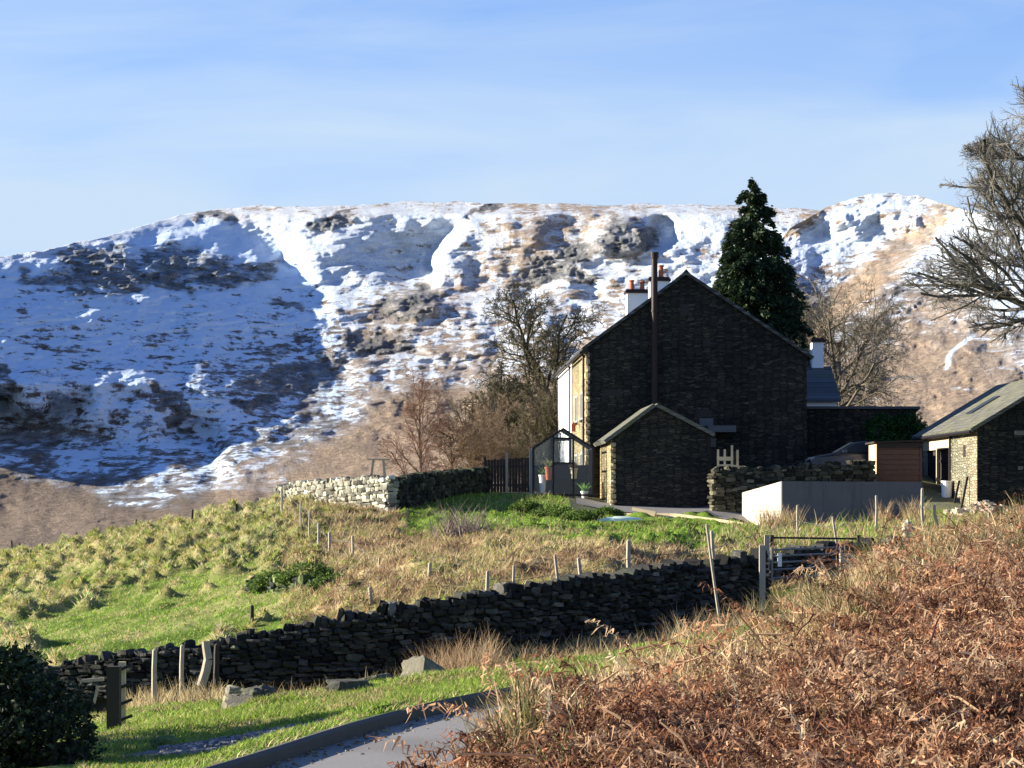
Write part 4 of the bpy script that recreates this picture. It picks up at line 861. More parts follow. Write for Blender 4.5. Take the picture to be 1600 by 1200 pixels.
sk_ = MB(); V = np.array([(x, y, tz(x) + .05) for x, y in ((1.0, 5.0), (1.0, 6.1), (2.15, 6.1), (2.15, 5.0))]); V2 = V - (0, 0, .06); sk_.add(np.vstack([V2, V]), BOXF); sk_.build('skylight', M['window'], rfo)
gt = MB(); cyl(gt, (-.3, -.15, BE - .14), (-.3, BL + .15, BE - .14), .07, n=10); gt.build('gutter', M['black'], barn)
dp = MB(); cyl(dp, (-.10, DY0 - .35, -.4), (-.10, DY0 - .35, BE - .2), .05, n=8); dp.build('drainpipe', M['black'], barn)
for (ya, yb, ang) in ((DY0 + .12, DY0 + 2.3, 0), (DY1 - 2.3, DY1 - .12, 0)):
    d_ = MB(); y = ya
    while y < yb - .05: d_.add(*box(.12, .17, y, y + .17, -.5, DH - .03)); y += .185
    dd_ = d_.build('door', M['darkwood'], barn); l_ = MB(); 
    for z in (.2, 1.0, 1.8): l_.add(*box(.085, .117, ya, yb, z, z + .12))
    l_.build('ledge', M['darkwood'], dd_)
for y in (DY0 + .03, (DY0 + DY1) / 2, DY1 - .2): MB().add(*box(-.02, .09, y, y + .13, -.6, DH - .003)).build('door_post', M['greywood'], barn)
vn = MB().add(*box(-.045, .05, 1.9, 2.25, 1.95, 2.4)).build('slit_opening', M['darkwood'], barn)
for (xa, za, w_, h_) in ((1.45, 2.75, .55, .18), (1.6, 1.4, .2, .14), (2.6, 3.2, .5, .16)): MB().add(*box(xa, xa + w_, -.03, .05, za, za + h_), (.16, .15, .13)).build('through_stone', M['stone'], barn)
mb = MB(); cyl(mb, (0, 0, 0), (0, 0, .62), .20, .23, n=18); cyl(mb, (0, 0, .62), (0, 0, .68), .24, n=18); p = (17.75, 94.05); tk = mb.build('water_butt', M['white']); tk.location = (*p, gz(*p) - .02); tag(tk, 'small white drum standing by the barn doorway', 'drum')
for k, (yy_, hh_, ll_) in enumerate(((2.6, 1.2, 'left'), (1.2, 1.35, 'right'))):
    q = np.array([18.18 - math.sin(PHI) * yy_, 90 + yy_]); o = MB().add(*beam((q[0] - .42, q[1], -.5), (q[0] - .08, q[1] + .1, hh_ - .2), .08)).build('leaning_plank', M['darkwood'])
    tag(o, 'dark plank leaning on the sunlit barn wall, %s of the pair' % ll_, 'plank')
rb_ = MB(); rgx = np.random.default_rng(5); C = np.c_[rgx.uniform(16.9, 19.6, 60), rgx.uniform(86.8, 89.4, 60), np.zeros(60)]; C[:, 2] = ground_z(C[:, 0], C[:, 1]) + np.exp(-((C[:, 0] - 18.3) / .8) ** 2) * .35; V, Q = stones(C, rgx.uniform(.08, .24, (60, 3)) * (1.2, 1.2, .8), rgx.uniform(0, 6, 60), rgx.normal(0, .3, 60), rgx)
tag(rb_.add(V, Q, np.repeat(pick(rgx, [(.3, .25, .2), (.2, .17, .14), (.38, .33, .28)], 60), 26, 0)).build('rubble_heap', M['stone']), 'heap of stone rubble overgrown with dead grass at the barn corner', 'rubble')

# slatted timber piece on the end of the yard wall
pr = P(1136, 728, 93.2); sf = tag(empty('slatted_crate', tuple(pr - (0, 0, .05)), R(-6)), 'pale slatted timber frame standing on the end of the yard wall', 'crate')
for x in (-.36, -.09, .20): MB().add(*box(x - .045, x + .045, -.14, -.10, 0, .72 + .16 * (x > .1))).build('slat', M['palewood'], sf)
for z in (.04, .26): MB().add(*box(-.41, .25, -.175, -.143, z, z + (.16 if z > .1 else .07))).build('board', M['palewood'], sf)
for x, h_ in ((.42, .70), (.30, .62)): MB().add(*box(x - .05, x + .05, .12, .17, 0, h_)).build('slat', M['darkwood'] if x < .4 else M['palewood'], sf)
MB().add(*beam((.2, -.1, .06), (.62, .1, .0), .08)).build('board', M['palewood'], sf)

# pale upturned hull on the bank, timber edging of the drive
p0 = P(967, 826, 84); hl = MB(); n = 26; xs = np.linspace(-.80, .80, n); V = []
for x in xs:
    t = (x + .80) / 1.6; w_ = .24 * (math.sin(math.pi * min(max(t, .02), .98)) ** .6); h_ = .05 + .12 * math.sin(math.pi * (t * .85 + .12))
    for k in range(11): a = math.pi * k / 10; V.append((x, -math.cos(a) * w_, math.sin(a) * h_))
hl.add(np.array(V), grid_faces(n, 11)); h_ = hl.build('upturned_canoe', M['green_plastic'], smooth=True); h_.location = (p0[0], 84, gz(p0[0], 84) + .20); h_.rotation_euler = (0, R(-3), R(3)); tag(h_, 'pale green upturned canoe lying in the grass below the drive', 'canoe')
ez = lambda a: float(smooth_z(np.array([a[0]]), np.array([a[1]]))[0]) + .17
e_ = MB(); ep = [(4.5, 90.4), (6.4, 89.6), (8.6, 88.0), (10.3, 86.3)]; ep = resample(ep, .45)
ep = resample(ep, .15); te = np.gradient(ep, axis=0); te /= np.linalg.norm(te, axis=1, keepdims=True); ne = np.stack([te[:, 1], -te[:, 0]], 1)
zt_ = np.maximum(ground_z(ep[:, 0], ep[:, 1]), np.maximum(ground_z(*(ep + ne * .1).T), ground_z(*(ep - ne * .25).T))) + .07
zt_ = np.convolve(np.pad(zt_, 12, mode='edge'), np.ones(25) / 25, 'valid') + .03
V = np.stack([np.c_[ep + ne * a_, zt_ + b_] for a_, b_ in ((.06, -.35), (.06, 0), (-.06, 0), (-.06, -.35))], 1); e_.add(V.reshape(-1, 3), grid_faces(len(ep), 4))
tag(e_.build('timber_edging', M['palewood']), 'pale timber edging boards along the gravel drive', 'edging')
e_ = MB().add(*beam((4.7, 89.9, gz(4.7, 89.9) + .16), (5.6, 89.6, gz(5.6, 89.6) + .16), .16, .12)).build('timber_sleeper', M['palewood']); tag(e_, 'short pale timber lying just below the drive edging', 'timber')

# ------------------------------------------------------------------ boulders
def boulder(px, row, d, w, dpt, h, label, seed, col=(.2, .19, .15), rz=0.0, cut=None):
    rg = np.random.default_rng(seed); n = 14; th = np.linspace(0, 2 * np.pi, 22, endpoint=False); ph = np.linspace(0.02, np.pi - .02, 13); V = []
    for p_ in ph:
        for t_ in th:
            v = np.array([math.sin(p_) * math.cos(t_), math.sin(p_) * math.sin(t_), math.cos(p_)]); v = np.sign(v) * np.abs(v) ** .62; V.append(v)
    V = np.array(V); f_ = fbm(V[:, 0] * 1.9 + seed, V[:, 1] * 1.6, V[:, 2] * 1.6, seed=seed, oct=4); V = V * (.6 + .8 * f_)[:, None]
    if cut:
        for nx, ny, nz_, dd_ in cut:
            nv = np.array([nx, ny, nz_]); nv = nv / np.linalg.norm(nv); ex = np.maximum(V @ nv - dd_, 0); V = V - ex[:, None] * nv * .96
    V = V * np.array([w / 2, dpt / 2, h * .62]); i = np.arange(12)[:, None] * 22; j = np.arange(22)[None]
    Q = np.stack([i + j, i + (j + 1) % 22, i + 22 + (j + 1) % 22, i + 22 + j], -1).reshape(-1, 4)[:, ::-1]
    mb = MB().add(V, Q, col); o = mb.build('boulder', M['stone']); x = (px - CX) / F * d
    o.location = (x, d, gz(x, d) + h * .38); o.rotation_euler = (0, 0, rz); return tag(o, label, 'boulder', 'boulders lying on the verge')
boulder(662, 1062, 30.5, .62, .5, .36, 'largest boulder on the grass verge, with a flat sunlit face', 31, (.15, .14, .11), .2, [(-1, -.5, .3, .55), (.5, .3, .9, .7), (1, -.6, .5, .62)])
boulder(541, 1082, 28.5, .46, .4, .21, 'flat dark boulder in the middle of the verge, left of a lower stone', 32, (.07, .07, .06), .5, [(0, 0, 1, .6)])
boulder(588, 1078, 29.5, .42, .35, .16, 'low wedge shaped stone beside the flat dark boulder', 33, (.11, .105, .085), -.3, [(-.5, 0, 1, .5)])
boulder(370, 1096, 27.5, .30, .3, .26, 'upright pale stone at the back of the stone cluster on the verge', 34, (.2, .19, .15), .1, [(.4, .2, 1, .6)])
boulder(404, 1104, 27.2, .34, .34, .18, 'dark rounded stone at the right of the stone cluster on the verge', 35, (.08, .08, .065), .9)
boulder(372, 1112, 26.5, .40, .34, .18, 'pointed pale stone at the front of the stone cluster on the verge', 36, (.17, .155, .12), 1.9, [(-.6, .2, .7, .55)])
boulder(876, 1024, 37, .42, .32, .17, 'mossy flat stone on the verge near the bracken bank', 37, (.22, .23, .12), .3, [(0, 0, 1, .5)])
boulder(796, 1036, 36, .20, .18, .09, 'small yellow mossy stone on the verge above the road', 38, (.42, .40, .14), .3)
boulder(258, 1160, 20.5, .24, .26, .11, 'grassy stone at the shaded edge of the verge', 40, (.13, .16, .05), .3)

# ------------------------------------------------------------------ fences, posts, gate, stile
def post_mesh(a, b, r, wood, name, parent=None, n=7, seed=0):
    rg = np.random.default_rng(seed + 500); a, b = np.asarray(a, float), np.asarray(b, float); t = np.linspace(0, 1, 5)[:, None]; p = a + (b - a) * t; p[1:-1, :2] += rg.normal(0, r * .22, (3, 2))
    mb = MB(); path_tube(mb, p, np.array([1.05, 1.0, .97, .95, .9]) * r, n); V, Q = tubes([p[-1] - (0, 0, .001)], [p[-1] + (b - a) / np.linalg.norm(b - a) * r * .6], r * .9, r * .25, n); mb.add(V, Q)
    return mb.build(name, wood, parent)
def fence(name, label, posts, wires=(.25, .55, .85), r=.05, wood='greywood', cat='fence'):
    """posts: column, top row, foot row, distance, lean in columns at the top"""
    f_ = tag(empty(name, tuple(P(posts[0][0], posts[0][2], posts[0][3]))), label, cat); o = np.array(f_.location); tops = []
    for k, (px, t, b, d, ln) in enumerate(posts):
        B_ = P(px, b, d); B_[2] = min(B_[2], gz(B_[0], d)) - .25; T_ = P(px + ln, t, d); post_mesh(B_ - o, T_ - o, r * (1 + .25 * math.sin(k * 5.1)), M[wood], 'post', f_, seed=k + len(posts)); tops.append((T_ - o, P(px, b, d) - o))
    for w in wires:
        mb = MB(); pts = [b_ + (t_ - b_) * w for t_, b_ in tops]; path_tube(mb, pts, .006, 4); mb.build('wire', M['wire'], f_)
    return f_
fence('post_fence', 'wire fence with short dark posts along the left skyline of the meadow', [(-140, 905, 945, 95, 0), (-60, 880, 922, 95, 1), (20, 845, 882, 95, -2), (66, 850, 872, 95, 0), (118, 833, 864, 95, 1), (168, 842, 856, 94.5, 0), (213, 812, 842, 94.5, 0), (268, 818, 834, 94, 0), (301, 797, 826, 93.5, 0), (338, 808, 822, 93, 0), (369, 788, 813, 92.5, 0), (407, 792, 806, 92, 0), (438, 778, 800, 91, 0)], wood='darkwood', r=.055)
fence('post_fence', 'wire fence with thin grey posts running down the brown bank to the field wall', [(441, 764, 812, 86, -1), (470, 782, 842, 82, 0), (483, 798, 868, 78, 1), (498, 818, 888, 73, 0), (515, 832, 898, 70, 0), (551, 838, 905, 66, 0), (592, 872, 940, 60, 1), (617, 898, 945, 58, -2), (648, 893, 945, 57, 4), (669, 880, 940, 56, 3)], r=.042)
fence('post_fence', 'slack wire fence with scattered posts behind the field wall below the house', [(762, 893, 950, 49.0, 0), (800, 884, 945, 49.4, 3), (880, 868, 940, 49.8, -13), (910, 873, 935, 50.2, -6), (983, 845, 915, 52, -1), (1118, 830, 900, 53.5, -6), (1246, 790, 850, 66, 0), (1312, 808, 852, 60, -11), (1369, 775, 830, 72, 0), (1443, 764, 826, 72, -2), (1470, 790, 832, 72, -10), (1545, 800, 850, 72, 0)], wires=(.6,), r=.043)
for k, (px, t, b, d, ln, rr_, lab, wood) in enumerate([
    (241, 1016, 1092, 40, 1, .05, 'straight pale fence stake before the field wall, nearest the stile', 'greywood'),
    (284, 1009, 1078, 42, 1, .045, 'straight pale fence stake before the field wall, nearer the curved log', 'greywood'),
    (394, 947, 996, 56, 0, .055, 'short dark post standing in the tussocks behind the field wall', 'darkwood'),
    (588, 918, 985, 54.5, -10, .05, 'grey stake leaning against the back of the field wall', 'greywood'),
    (1130, 820, 952, 47, -26, .03, 'very long thin stake leaning across the front of the field wall', 'greywood')]):
    B_ = P(px, b, d); B_[2] = min(B_[2], gz(B_[0], d)) - .2; T_ = P(px + ln, t, d); o = post_mesh((0, 0, 0), T_ - B_, rr_, M[wood], 'fence_stake', seed=k + 40); o.location = B_; tag(o, lab, 'stake')
# curved pale log and its stump against the wall
B_ = P(314, 1068, 41.5); lg = MB(); pts = [P(c, r_, 41.5) - B_ for c, r_ in ((314, 1072), (321, 1050), (325, 1030), (322, 1012), (321, 1002))]; path_tube(lg, pts, [.085, .085, .08, .075, .07], 9); o = lg.build('bent_log', M['greywood']); o.location = B_; tag(o, 'pale bent log propped upright against the field wall', 'log')
B_ = P(338, 1060, 41.8); o = post_mesh((0, 0, -.1), P(339, 1008, 41.8) - B_, .055, M['darkwood'], 'fence_stake', seed=77); o.location = B_; tag(o, 'dark stake with pale patches just right of the bent log', 'stake')
# field gate with posts
g0 = P(1206, 905, 51); gt_ = tag(empty('field_gate', tuple(g0)), 'grey metal five bar field gate with a diagonal brace, half hidden by the bank', 'gate')
ga, gb = np.array([0, 0.0]), np.array([(1322 - 1206) / F * 51.5, .9]); fr_ = MB(); zt_ = (905 - 858) / F * 51
for k in range(5):
    z = .02 + (zt_ - .04) * (k / 4) ** .85; cyl(fr_, (ga[0], ga[1], z), (gb[0], gb[1], z + .05), .02, n=8)
fr_.build('bars', M['galv'], gt_); ed, ed2 = MB(), MB(); cyl(ed, (ga[0], ga[1], -.05), (ga[0], ga[1], zt_ + .04), .026, n=8); cyl(ed2, (gb[0], gb[1], 0), (gb[0], gb[1], zt_ + .09), .026, n=8); ed.build('end_frame', M['galv'], gt_); ed2.build('end_frame', M['galv'], gt_)
br = MB(); cyl(br, (gb[0] * .28, gb[1] * .28 - .03, .05), (gb[0] * .98, gb[1] * .98 - .03, zt_ + .02), .02, n=8); br.build('brace', M['galv'], gt_)
lb = MB().add(*box(gb[0] * .08, gb[0] * .08 + .09, .02, .05, zt_ * .42, zt_ * .86)); lb.build('latch_plate', M['white'], gt_)
for k, (px, t, b, d, w_, lab, wood) in enumerate([(1191, 852, 960, 50.5, .13, 'tall grey gatepost on the left of the field gate, its top in the sun', 'greywood'), (1198, 836, 905, 52.5, .11, 'second slimmer gatepost just behind the left gatepost', 'greywood'), (1326, 846, 905, 52, .18, 'stout square gatepost at the far end of the field gate', 'darkwood')]):
    B_ = P(px, b, d); B_[2] = min(B_[2], gz(B_[0], d)) - .1; T_ = P(px, t, d); o = MB().add(*box(-w_ / 2, w_ / 2, -w_ / 2, w_ / 2, 0, T_[2] - B_[2])); V, Q = tubes([(0, 0, T_[2] - B_[2])], [(0, 0, T_[2] - B_[2] + .04)], w_ * .7, w_ * .3, 4); o = o.build('gatepost', M[wood]); o.location = B_; tag(o, lab, 'gatepost')
hx = MB(); q0 = P(1322, 888, 51.2); 
for k in range(3): hx.add(*box(-.14, .14, -.1, .1, k * .12, k * .12 + .09))
o = hx.build('timber_step', M['greywood']); o.location = q0; tag(o, 'stack of short timber boards beside the far gatepost', 'boards')
rl = tag(empty('rail_fence', tuple(P(1200, 850, 58))), 'single long timber rail on two posts above the field gate', 'fence'); o_ = np.array(rl.location)
MB().add(*beam(P(1203, 840, 58) - o_, P(1345, 842, 59) - o_, .07, .05)).build('rail', M['darkwood'], rl)
for px in (1206, 1342): MB().add(*beam(P(px, 880, 58.5) - o_ - (0, 0, .2), P(px, 836, 58.5) - o_, .09)).build('post', M['darkwood'], rl)
# ladder stile and big post by the dark bush
sp_ = P(178, 1150, 31); o = MB().add(*box(-.085, .085, -.085, .085, -.3, (1150 - 1041) / F * 31)).build('gatepost', M['darkwood']); o.location = (sp_[0], 31, sp_[2]); tag(o, 'thick dark square post beside the stile in front of the field wall', 'gatepost')
s0 = P(191, 1140, 31.4); sl_ = tag(empty('step_stile', tuple(s0)), 'narrow timber stile post with four slanting steps by the dark bush', 'stile')
MB().add(*box(-.045, .045, -.045, .045, -.3, (1140 - 1034) / F * 31.4)).build('post', M['palewood'], sl_)
for k, r_ in enumerate((1125, 1100, 1074, 1046)):
    z = (1140 - r_) / F * 31.4; MB().add(*beam((-.07, -.07, z - .02), (.15, -.09, z + .07), .05, .04)).build('step', M['darkwood'], sl_)
rq = P(128, 1064, 31.5); rq_ = tag(empty('broken_rail', tuple(rq)), 'grey broken fence rail with a hanging strut beside the dark bush', 'rail')
MB().add(*beam((0, 0, 0), (.30, 0, .025), .045)).build('rail', M['greywood'], rq_); MB().add(*beam((.17, -.03, -.30), (.225, -.03, -.06), .035)).build('strut', M['greywood'], rq_)
wp = P(1418, 846, 66); o = MB(); V, Q = stones(np.array([(0, 0, .2)]), np.array([(.16, .14, .30)]), np.zeros(1), np.zeros(1), np.random.default_rng(8)); o = o.add(V, Q, (.36, .33, .27)).build('marker_stone', M['stone']); o.location = (wp[0], 66, gz(wp[0], 66)); tag(o, 'upright pale stone standing behind the bracken bank below the barn', 'stone')
# ------------------------------------------------------------------ trees
def grow(rg, p0, d0, L, r, spec, env=None, trop=0.0):
    """recursive limbs; spec per level: n_seg, wobble, children, child length ratio, angle, first fork, upward pull"""
    A, B, RA, RB, LV = [], [], [], [], []; stack = [(np.array(p0, float), np.array(d0, float), L, r, 0)]
    while stack:
        p, d, L, r, lv = stack.pop(); ns, wob, nc, ratio, ang, f0, up = spec[lv]; step = L / ns; pts = [(p, d, r)]
        for k in range(ns):
            d = d + rg.normal(0, wob, 3) + np.array([0, 0, up]); d = d / np.linalg.norm(d); q = p + d * step; r2 = r * (1 - .62 / ns * (1 if lv < len(spec) - 1 else 1.3))
            if env is not None and lv >= 1 and not env(q): break
            A.append(p); B.append(q); RA.append(r); RB.append(r2); LV.append(lv); p, r = q, r2; pts.append((p, d, r))
        if lv + 1 < len(spec) and len(pts) > 1:
            n_ = max(1, int(round(nc * rg.uniform(.75, 1.25)))); roll = rg.uniform(0, 6.28)
            for j in range(n_):
                f = f0 + (1 - f0) * (j + rg.uniform(.2, .9)) / n_; t = min(f * (len(pts) - 1), len(pts) - 1.001); i = int(t); pp = pts[i][0] + (pts[i + 1][0] - pts[i][0]) * (t - i); dd = pts[i + 1][1]; rr = pts[i + 1][2]
                roll += 2.4 + rg.normal(0, .4); a_ = np.cross(dd, [0.3, .2, 1.0] if abs(dd[2]) < .95 else [1.0, 0, 0]); a_ /= np.linalg.norm(a_); b_ = np.cross(dd, a_); sd = a_ * math.cos(roll) + b_ * math.sin(roll)
                an = ang * rg.uniform(.7, 1.3); nd = dd * math.cos(an) + sd * math.sin(an); stack.append((pp, nd, L * ratio * rg.uniform(.7, 1.2) * (1.15 - .5 * f), min(rr * .64, r * 2.2 + .004) if lv else rr * .60, lv + 1))
    return [np.array(a) for a in (A, B, RA, RB, LV)]
def bare_tree(name, label, loc, h, spec, seed, bark=(.13, .11, .08), twig=(.16, .12, .08), r0=.28, env=None, lean=(0, 0, 1), multi=1, group=None, cat='tree', rmin=.010):
    rg = np.random.default_rng(seed); t = tag(empty(name, loc), label, cat, group); parts = []
    for k in range(multi):
        d = np.array(lean, float) + (rg.normal(0, .28, 3) if multi > 1 else 0); d = d / np.linalg.norm(d)
        parts.append(grow(rg, np.array([rg.normal(0, .25) if multi > 1 else 0, rg.normal(0, .25) if multi > 1 else 0, -.3]), d, h * rg.uniform(.85, 1.1), r0, spec, env))
    A, B, RA, RB, LV = [np.concatenate([p[i] for p in parts]) for i in range(5)]
    mt, mc = MB(), MB(); big = LV <= 1
    V, Q = tubes(A[big], B[big], RA[big] * 1.02, RB[big], 7); mt.add(V, Q, bark); mt.build('trunk', M['bark'], t, smooth=True)
    for lo, hi, n in ((.03, 9, 5), (0, .03, 3)):
        s_ = ~big & (RA >= lo) & (RA < hi)
        if s_.any():
            V, Q = tubes(A[s_], B[s_], np.maximum(RA[s_], rmin), np.maximum(RB[s_], rmin * .75), n); f = np.clip((RA[s_] - .012) / .05, 0, 1)[:, None]; c = np.array(twig) * (1 - f) + np.array(bark) * f
            mc.add(V, Q, np.repeat(c, 2 * n, 0))
    mc.build('crown', M['bark'], t); return t
OAK = [(7, .10, 10, .60, .75, .30, .03), (7, .16, 8, .58, .70, .2, .03), (6, .18, 7, .53, .7, .15, .02), (5, .19, 6, .5, .7, .12, .02), (4, .2, 4, .55, .65, .2, .01), (3, .16, 0, .5, .7, .2, 0)]
BIRCH = [(9, .05, 22, .34, .75, .18, .02), (5, .10, 9, .5, .6, .15, .05), (4, .14, 7, .5, .6, .15, -.02), (4, .16, 4, .55, .6, .2, -.05), (3, .2, 0, .5, .7, .2, -.06)]
SHRUB = [(5, .16, 9, .62, .55, .15, .05), (5, .18, 8, .55, .6, .15, .03), (4, .2, 7, .5, .7, .15, .02), (4, .24, 5, .55, .7, .1, 0), (3, .25, 0, .5, .7, .2, 0)]
def at(px, d, dz=0): x = (px - CX) / F * d; return (x, d, gz(x, d) + dz)
OLIVE = dict(bark=(.060, .055, .038), twig=(.095, .085, .052))
bare_tree('oak_tree', 'gnarled bare oak rising just left of the white cottage wall', at(905, 134), 9.0, OAK, 101, r0=.34, rmin=.014, lean=(-.12, 0, 1), **OLIVE)
bare_tree('oak_tree', 'lower spreading bare oak with olive twigs in front of the snowy slope', at(862, 131), 6.2, OAK, 102, r0=.27, rmin=.014, lean=(-.15, 0, 1), **OLIVE)
bare_tree('oak_tree', 'broad low bare oak above the thicket, farthest left of the oaks', at(806, 129), 6.6, OAK, 112, r0=.24, rmin=.014, lean=(-.1, 0, 1), **OLIVE)
bare_tree('thorn_tree', 'bushy olive thorn tree beside the greenhouse and below the white cottage', at(850, 120), 5.0, SHRUB, 103, r0=.12, multi=4, **OLIVE)
bare_tree('thorn_tree', 'bushy olive thorn tree in the middle of the thicket behind the board fence', at(795, 122), 5.3, SHRUB, 104, r0=.12, multi=4, bark=(.075, .065, .045), twig=(.12, .10, .065))
bare_tree('thorn_tree', 'low brown thorn bush at the left end of the thicket behind the shaded garden wall', at(748, 118), 4.0, SHRUB, 105, r0=.08, multi=4, bark=(.13, .10, .075), twig=(.21, .155, .11))
RED = dict(bark=(.12, .085, .07), twig=(.21, .135, .105))
bare_tree('birch_tree', 'reddish bare birch standing alone behind the garden wall', at(655, 116), 5.6, BIRCH, 106, r0=.085, rmin=.008, **RED)
bare_tree('birch_tree', 'smaller reddish birch between the lone birch and the thicket', at(712, 119), 4.3, BIRCH, 107, r0=.06, rmin=.008, **RED)
bare_tree('ash_tree', 'pale bare tree beside the conifer, above the white rear chimney', at(1272, 128), 9.6, OAK, 108, r0=.25, bark=(.12, .105, .085), twig=(.2, .175, .13), lean=(.2, 0, 1))
bare_tree('elder_tree', 'tangled grey brown bare tree against the lower right of the conifer', at(1213, 117), 7.0, SHRUB, 109, r0=.16, multi=3, bark=(.09, .08, .06), twig=(.13, .12, .08))
def env_big(cs, d, base):
    cs = [((cx - CX) / F * d - base[0], (HOR - cy) / F * d - base[2], rx / F * d, ry / F * d) for cx, cy, rx, ry in cs]
    re = np.random.default_rng(77)
    return lambda q: min(((q[0] - a) / c) ** 2 + ((q[2] - b) / e) ** 2 + (q[1] / 6.5) ** 2 for a, b, c, e in cs) < 1.25 - .95 * re.random() ** 4.0
bz = at(1668, 84)
BIGT = [(8, .06, 16, .62, .95, .20, .0), (9, .09, 11, .52, .6, .12, -.005), (6, .11, 8, .5, .62, .1, 0), (5, .13, 6, .52, .6, .1, .01), (4, .14, 6, .6, .6, .15, .02), (3, .14, 0, .5, .7, .2, .02)]
bare_tree('sycamore_tree', 'large spreading bare tree reaching in from the right edge above the barn', bz, 14.2, BIGT, 110, r0=.33, bark=(.075, .07, .06), twig=(.15, .14, .125), env=env_big([(1640, 190, 80, 95), (1650, 285, 185, 85), (1640, 440, 225, 95), (1660, 360, 130, 70), (1710, 380, 110, 180)], 84, bz), rmin=.0065)

def conifer(name, label, loc, h, w, seed, nb=520, per=95, size=.22):
    rg = np.random.default_rng(seed); t = tag(empty(name, loc), label, 'tree'); mb = MB(); cyl(mb, (0, 0, -.3), (0, 0, h * .95), .34, .03, n=9, col=(.06, .045, .03)); lim = MB(); V4, C4 = [], []
    hs = h * (1 - rg.power(1.9, nb)) * .97 * 1.0
    hs = np.sort(h * .04 + (h * .96) * (1 - np.sqrt(rg.uniform(0, 1, nb))))
    lob = rg.uniform(0, 6.28, 5)
    for z0 in hs:
        f = z0 / h; a = rg.uniform(0, 2 * np.pi); prof = (1 - f) ** .82 * (1 - .18 * max(0, .25 - f) * 4)
        L = w / 2 * prof * rg.uniform(.76, 1.06) * (1 + .07 * math.sin(2 * a + lob[0] + 5 * f) + .06 * math.sin(3 * a + lob[1] - 9 * f)) + .16
        dirv = np.array([math.cos(a), math.sin(a)]); s = rg.power(1.4, per); r_ = s * L; rise = .30 * L * np.sin(s * 2.3) - .62 * L * s ** 2 * .55 + .10 * L * s ** 4
        lim.add(*tubes([(0, 0, z0)], [(dirv[0] * L * .8, dirv[1] * L * .8, z0 + .05 * L)], .03, .01, 4), (.05, .04, .03))
        lat = rg.normal(0, .16 * L ** .6, per) * (1.1 - s * .7); c = np.stack([dirv[0] * r_ - dirv[1] * lat, dirv[1] * r_ + dirv[0] * lat, z0 + rise + rg.normal(0, .10, per)], 1)
        ax = np.stack([dirv[0] + rg.normal(0, .5, per), dirv[1] + rg.normal(0, .5, per), rg.normal(-.45, .5, per)], 1); ax /= np.linalg.norm(ax, axis=1, keepdims=True); sd = np.cross(ax, rg.normal(0, 1, (per, 3))); sd /= np.linalg.norm(sd, axis=1, keepdims=True)
        l = size * rg.uniform(.6, 1.5, per)[:, None]; wd = l * rg.uniform(.22, .42, per)[:, None]
        V4.append(np.stack([c - ax * l * .4, c - sd * wd + ax * l * .1, c + ax * l, c + sd * wd + ax * l * .1], 1)); C4.append(np.repeat(pick(rg, [(.020, .040, .016), (.028, .052, .018), (.014, .028, .013), (.045, .062, .022)], per, .25), 4, 0))
    mb.build('trunk', M['bark'], t, smooth=True); V = np.concatenate(V4).reshape(-1, 3); cr = MB().add(V, np.arange(len(V)).reshape(-1, 4), np.concatenate(C4)); lim.C and cr.add(np.concatenate(lim.V), np.concatenate(lim.Q), (.04, .035, .025)); cr.build('crown', M['leafdark'], t); return t
cz = at(1178, 123); conifer('conifer_tree', 'tall dark green conifer with a ragged conical outline behind the farmhouse roof', cz, P(0, 277, 123)[2] - cz[2], 11.0, 201, 950, 200, .15)

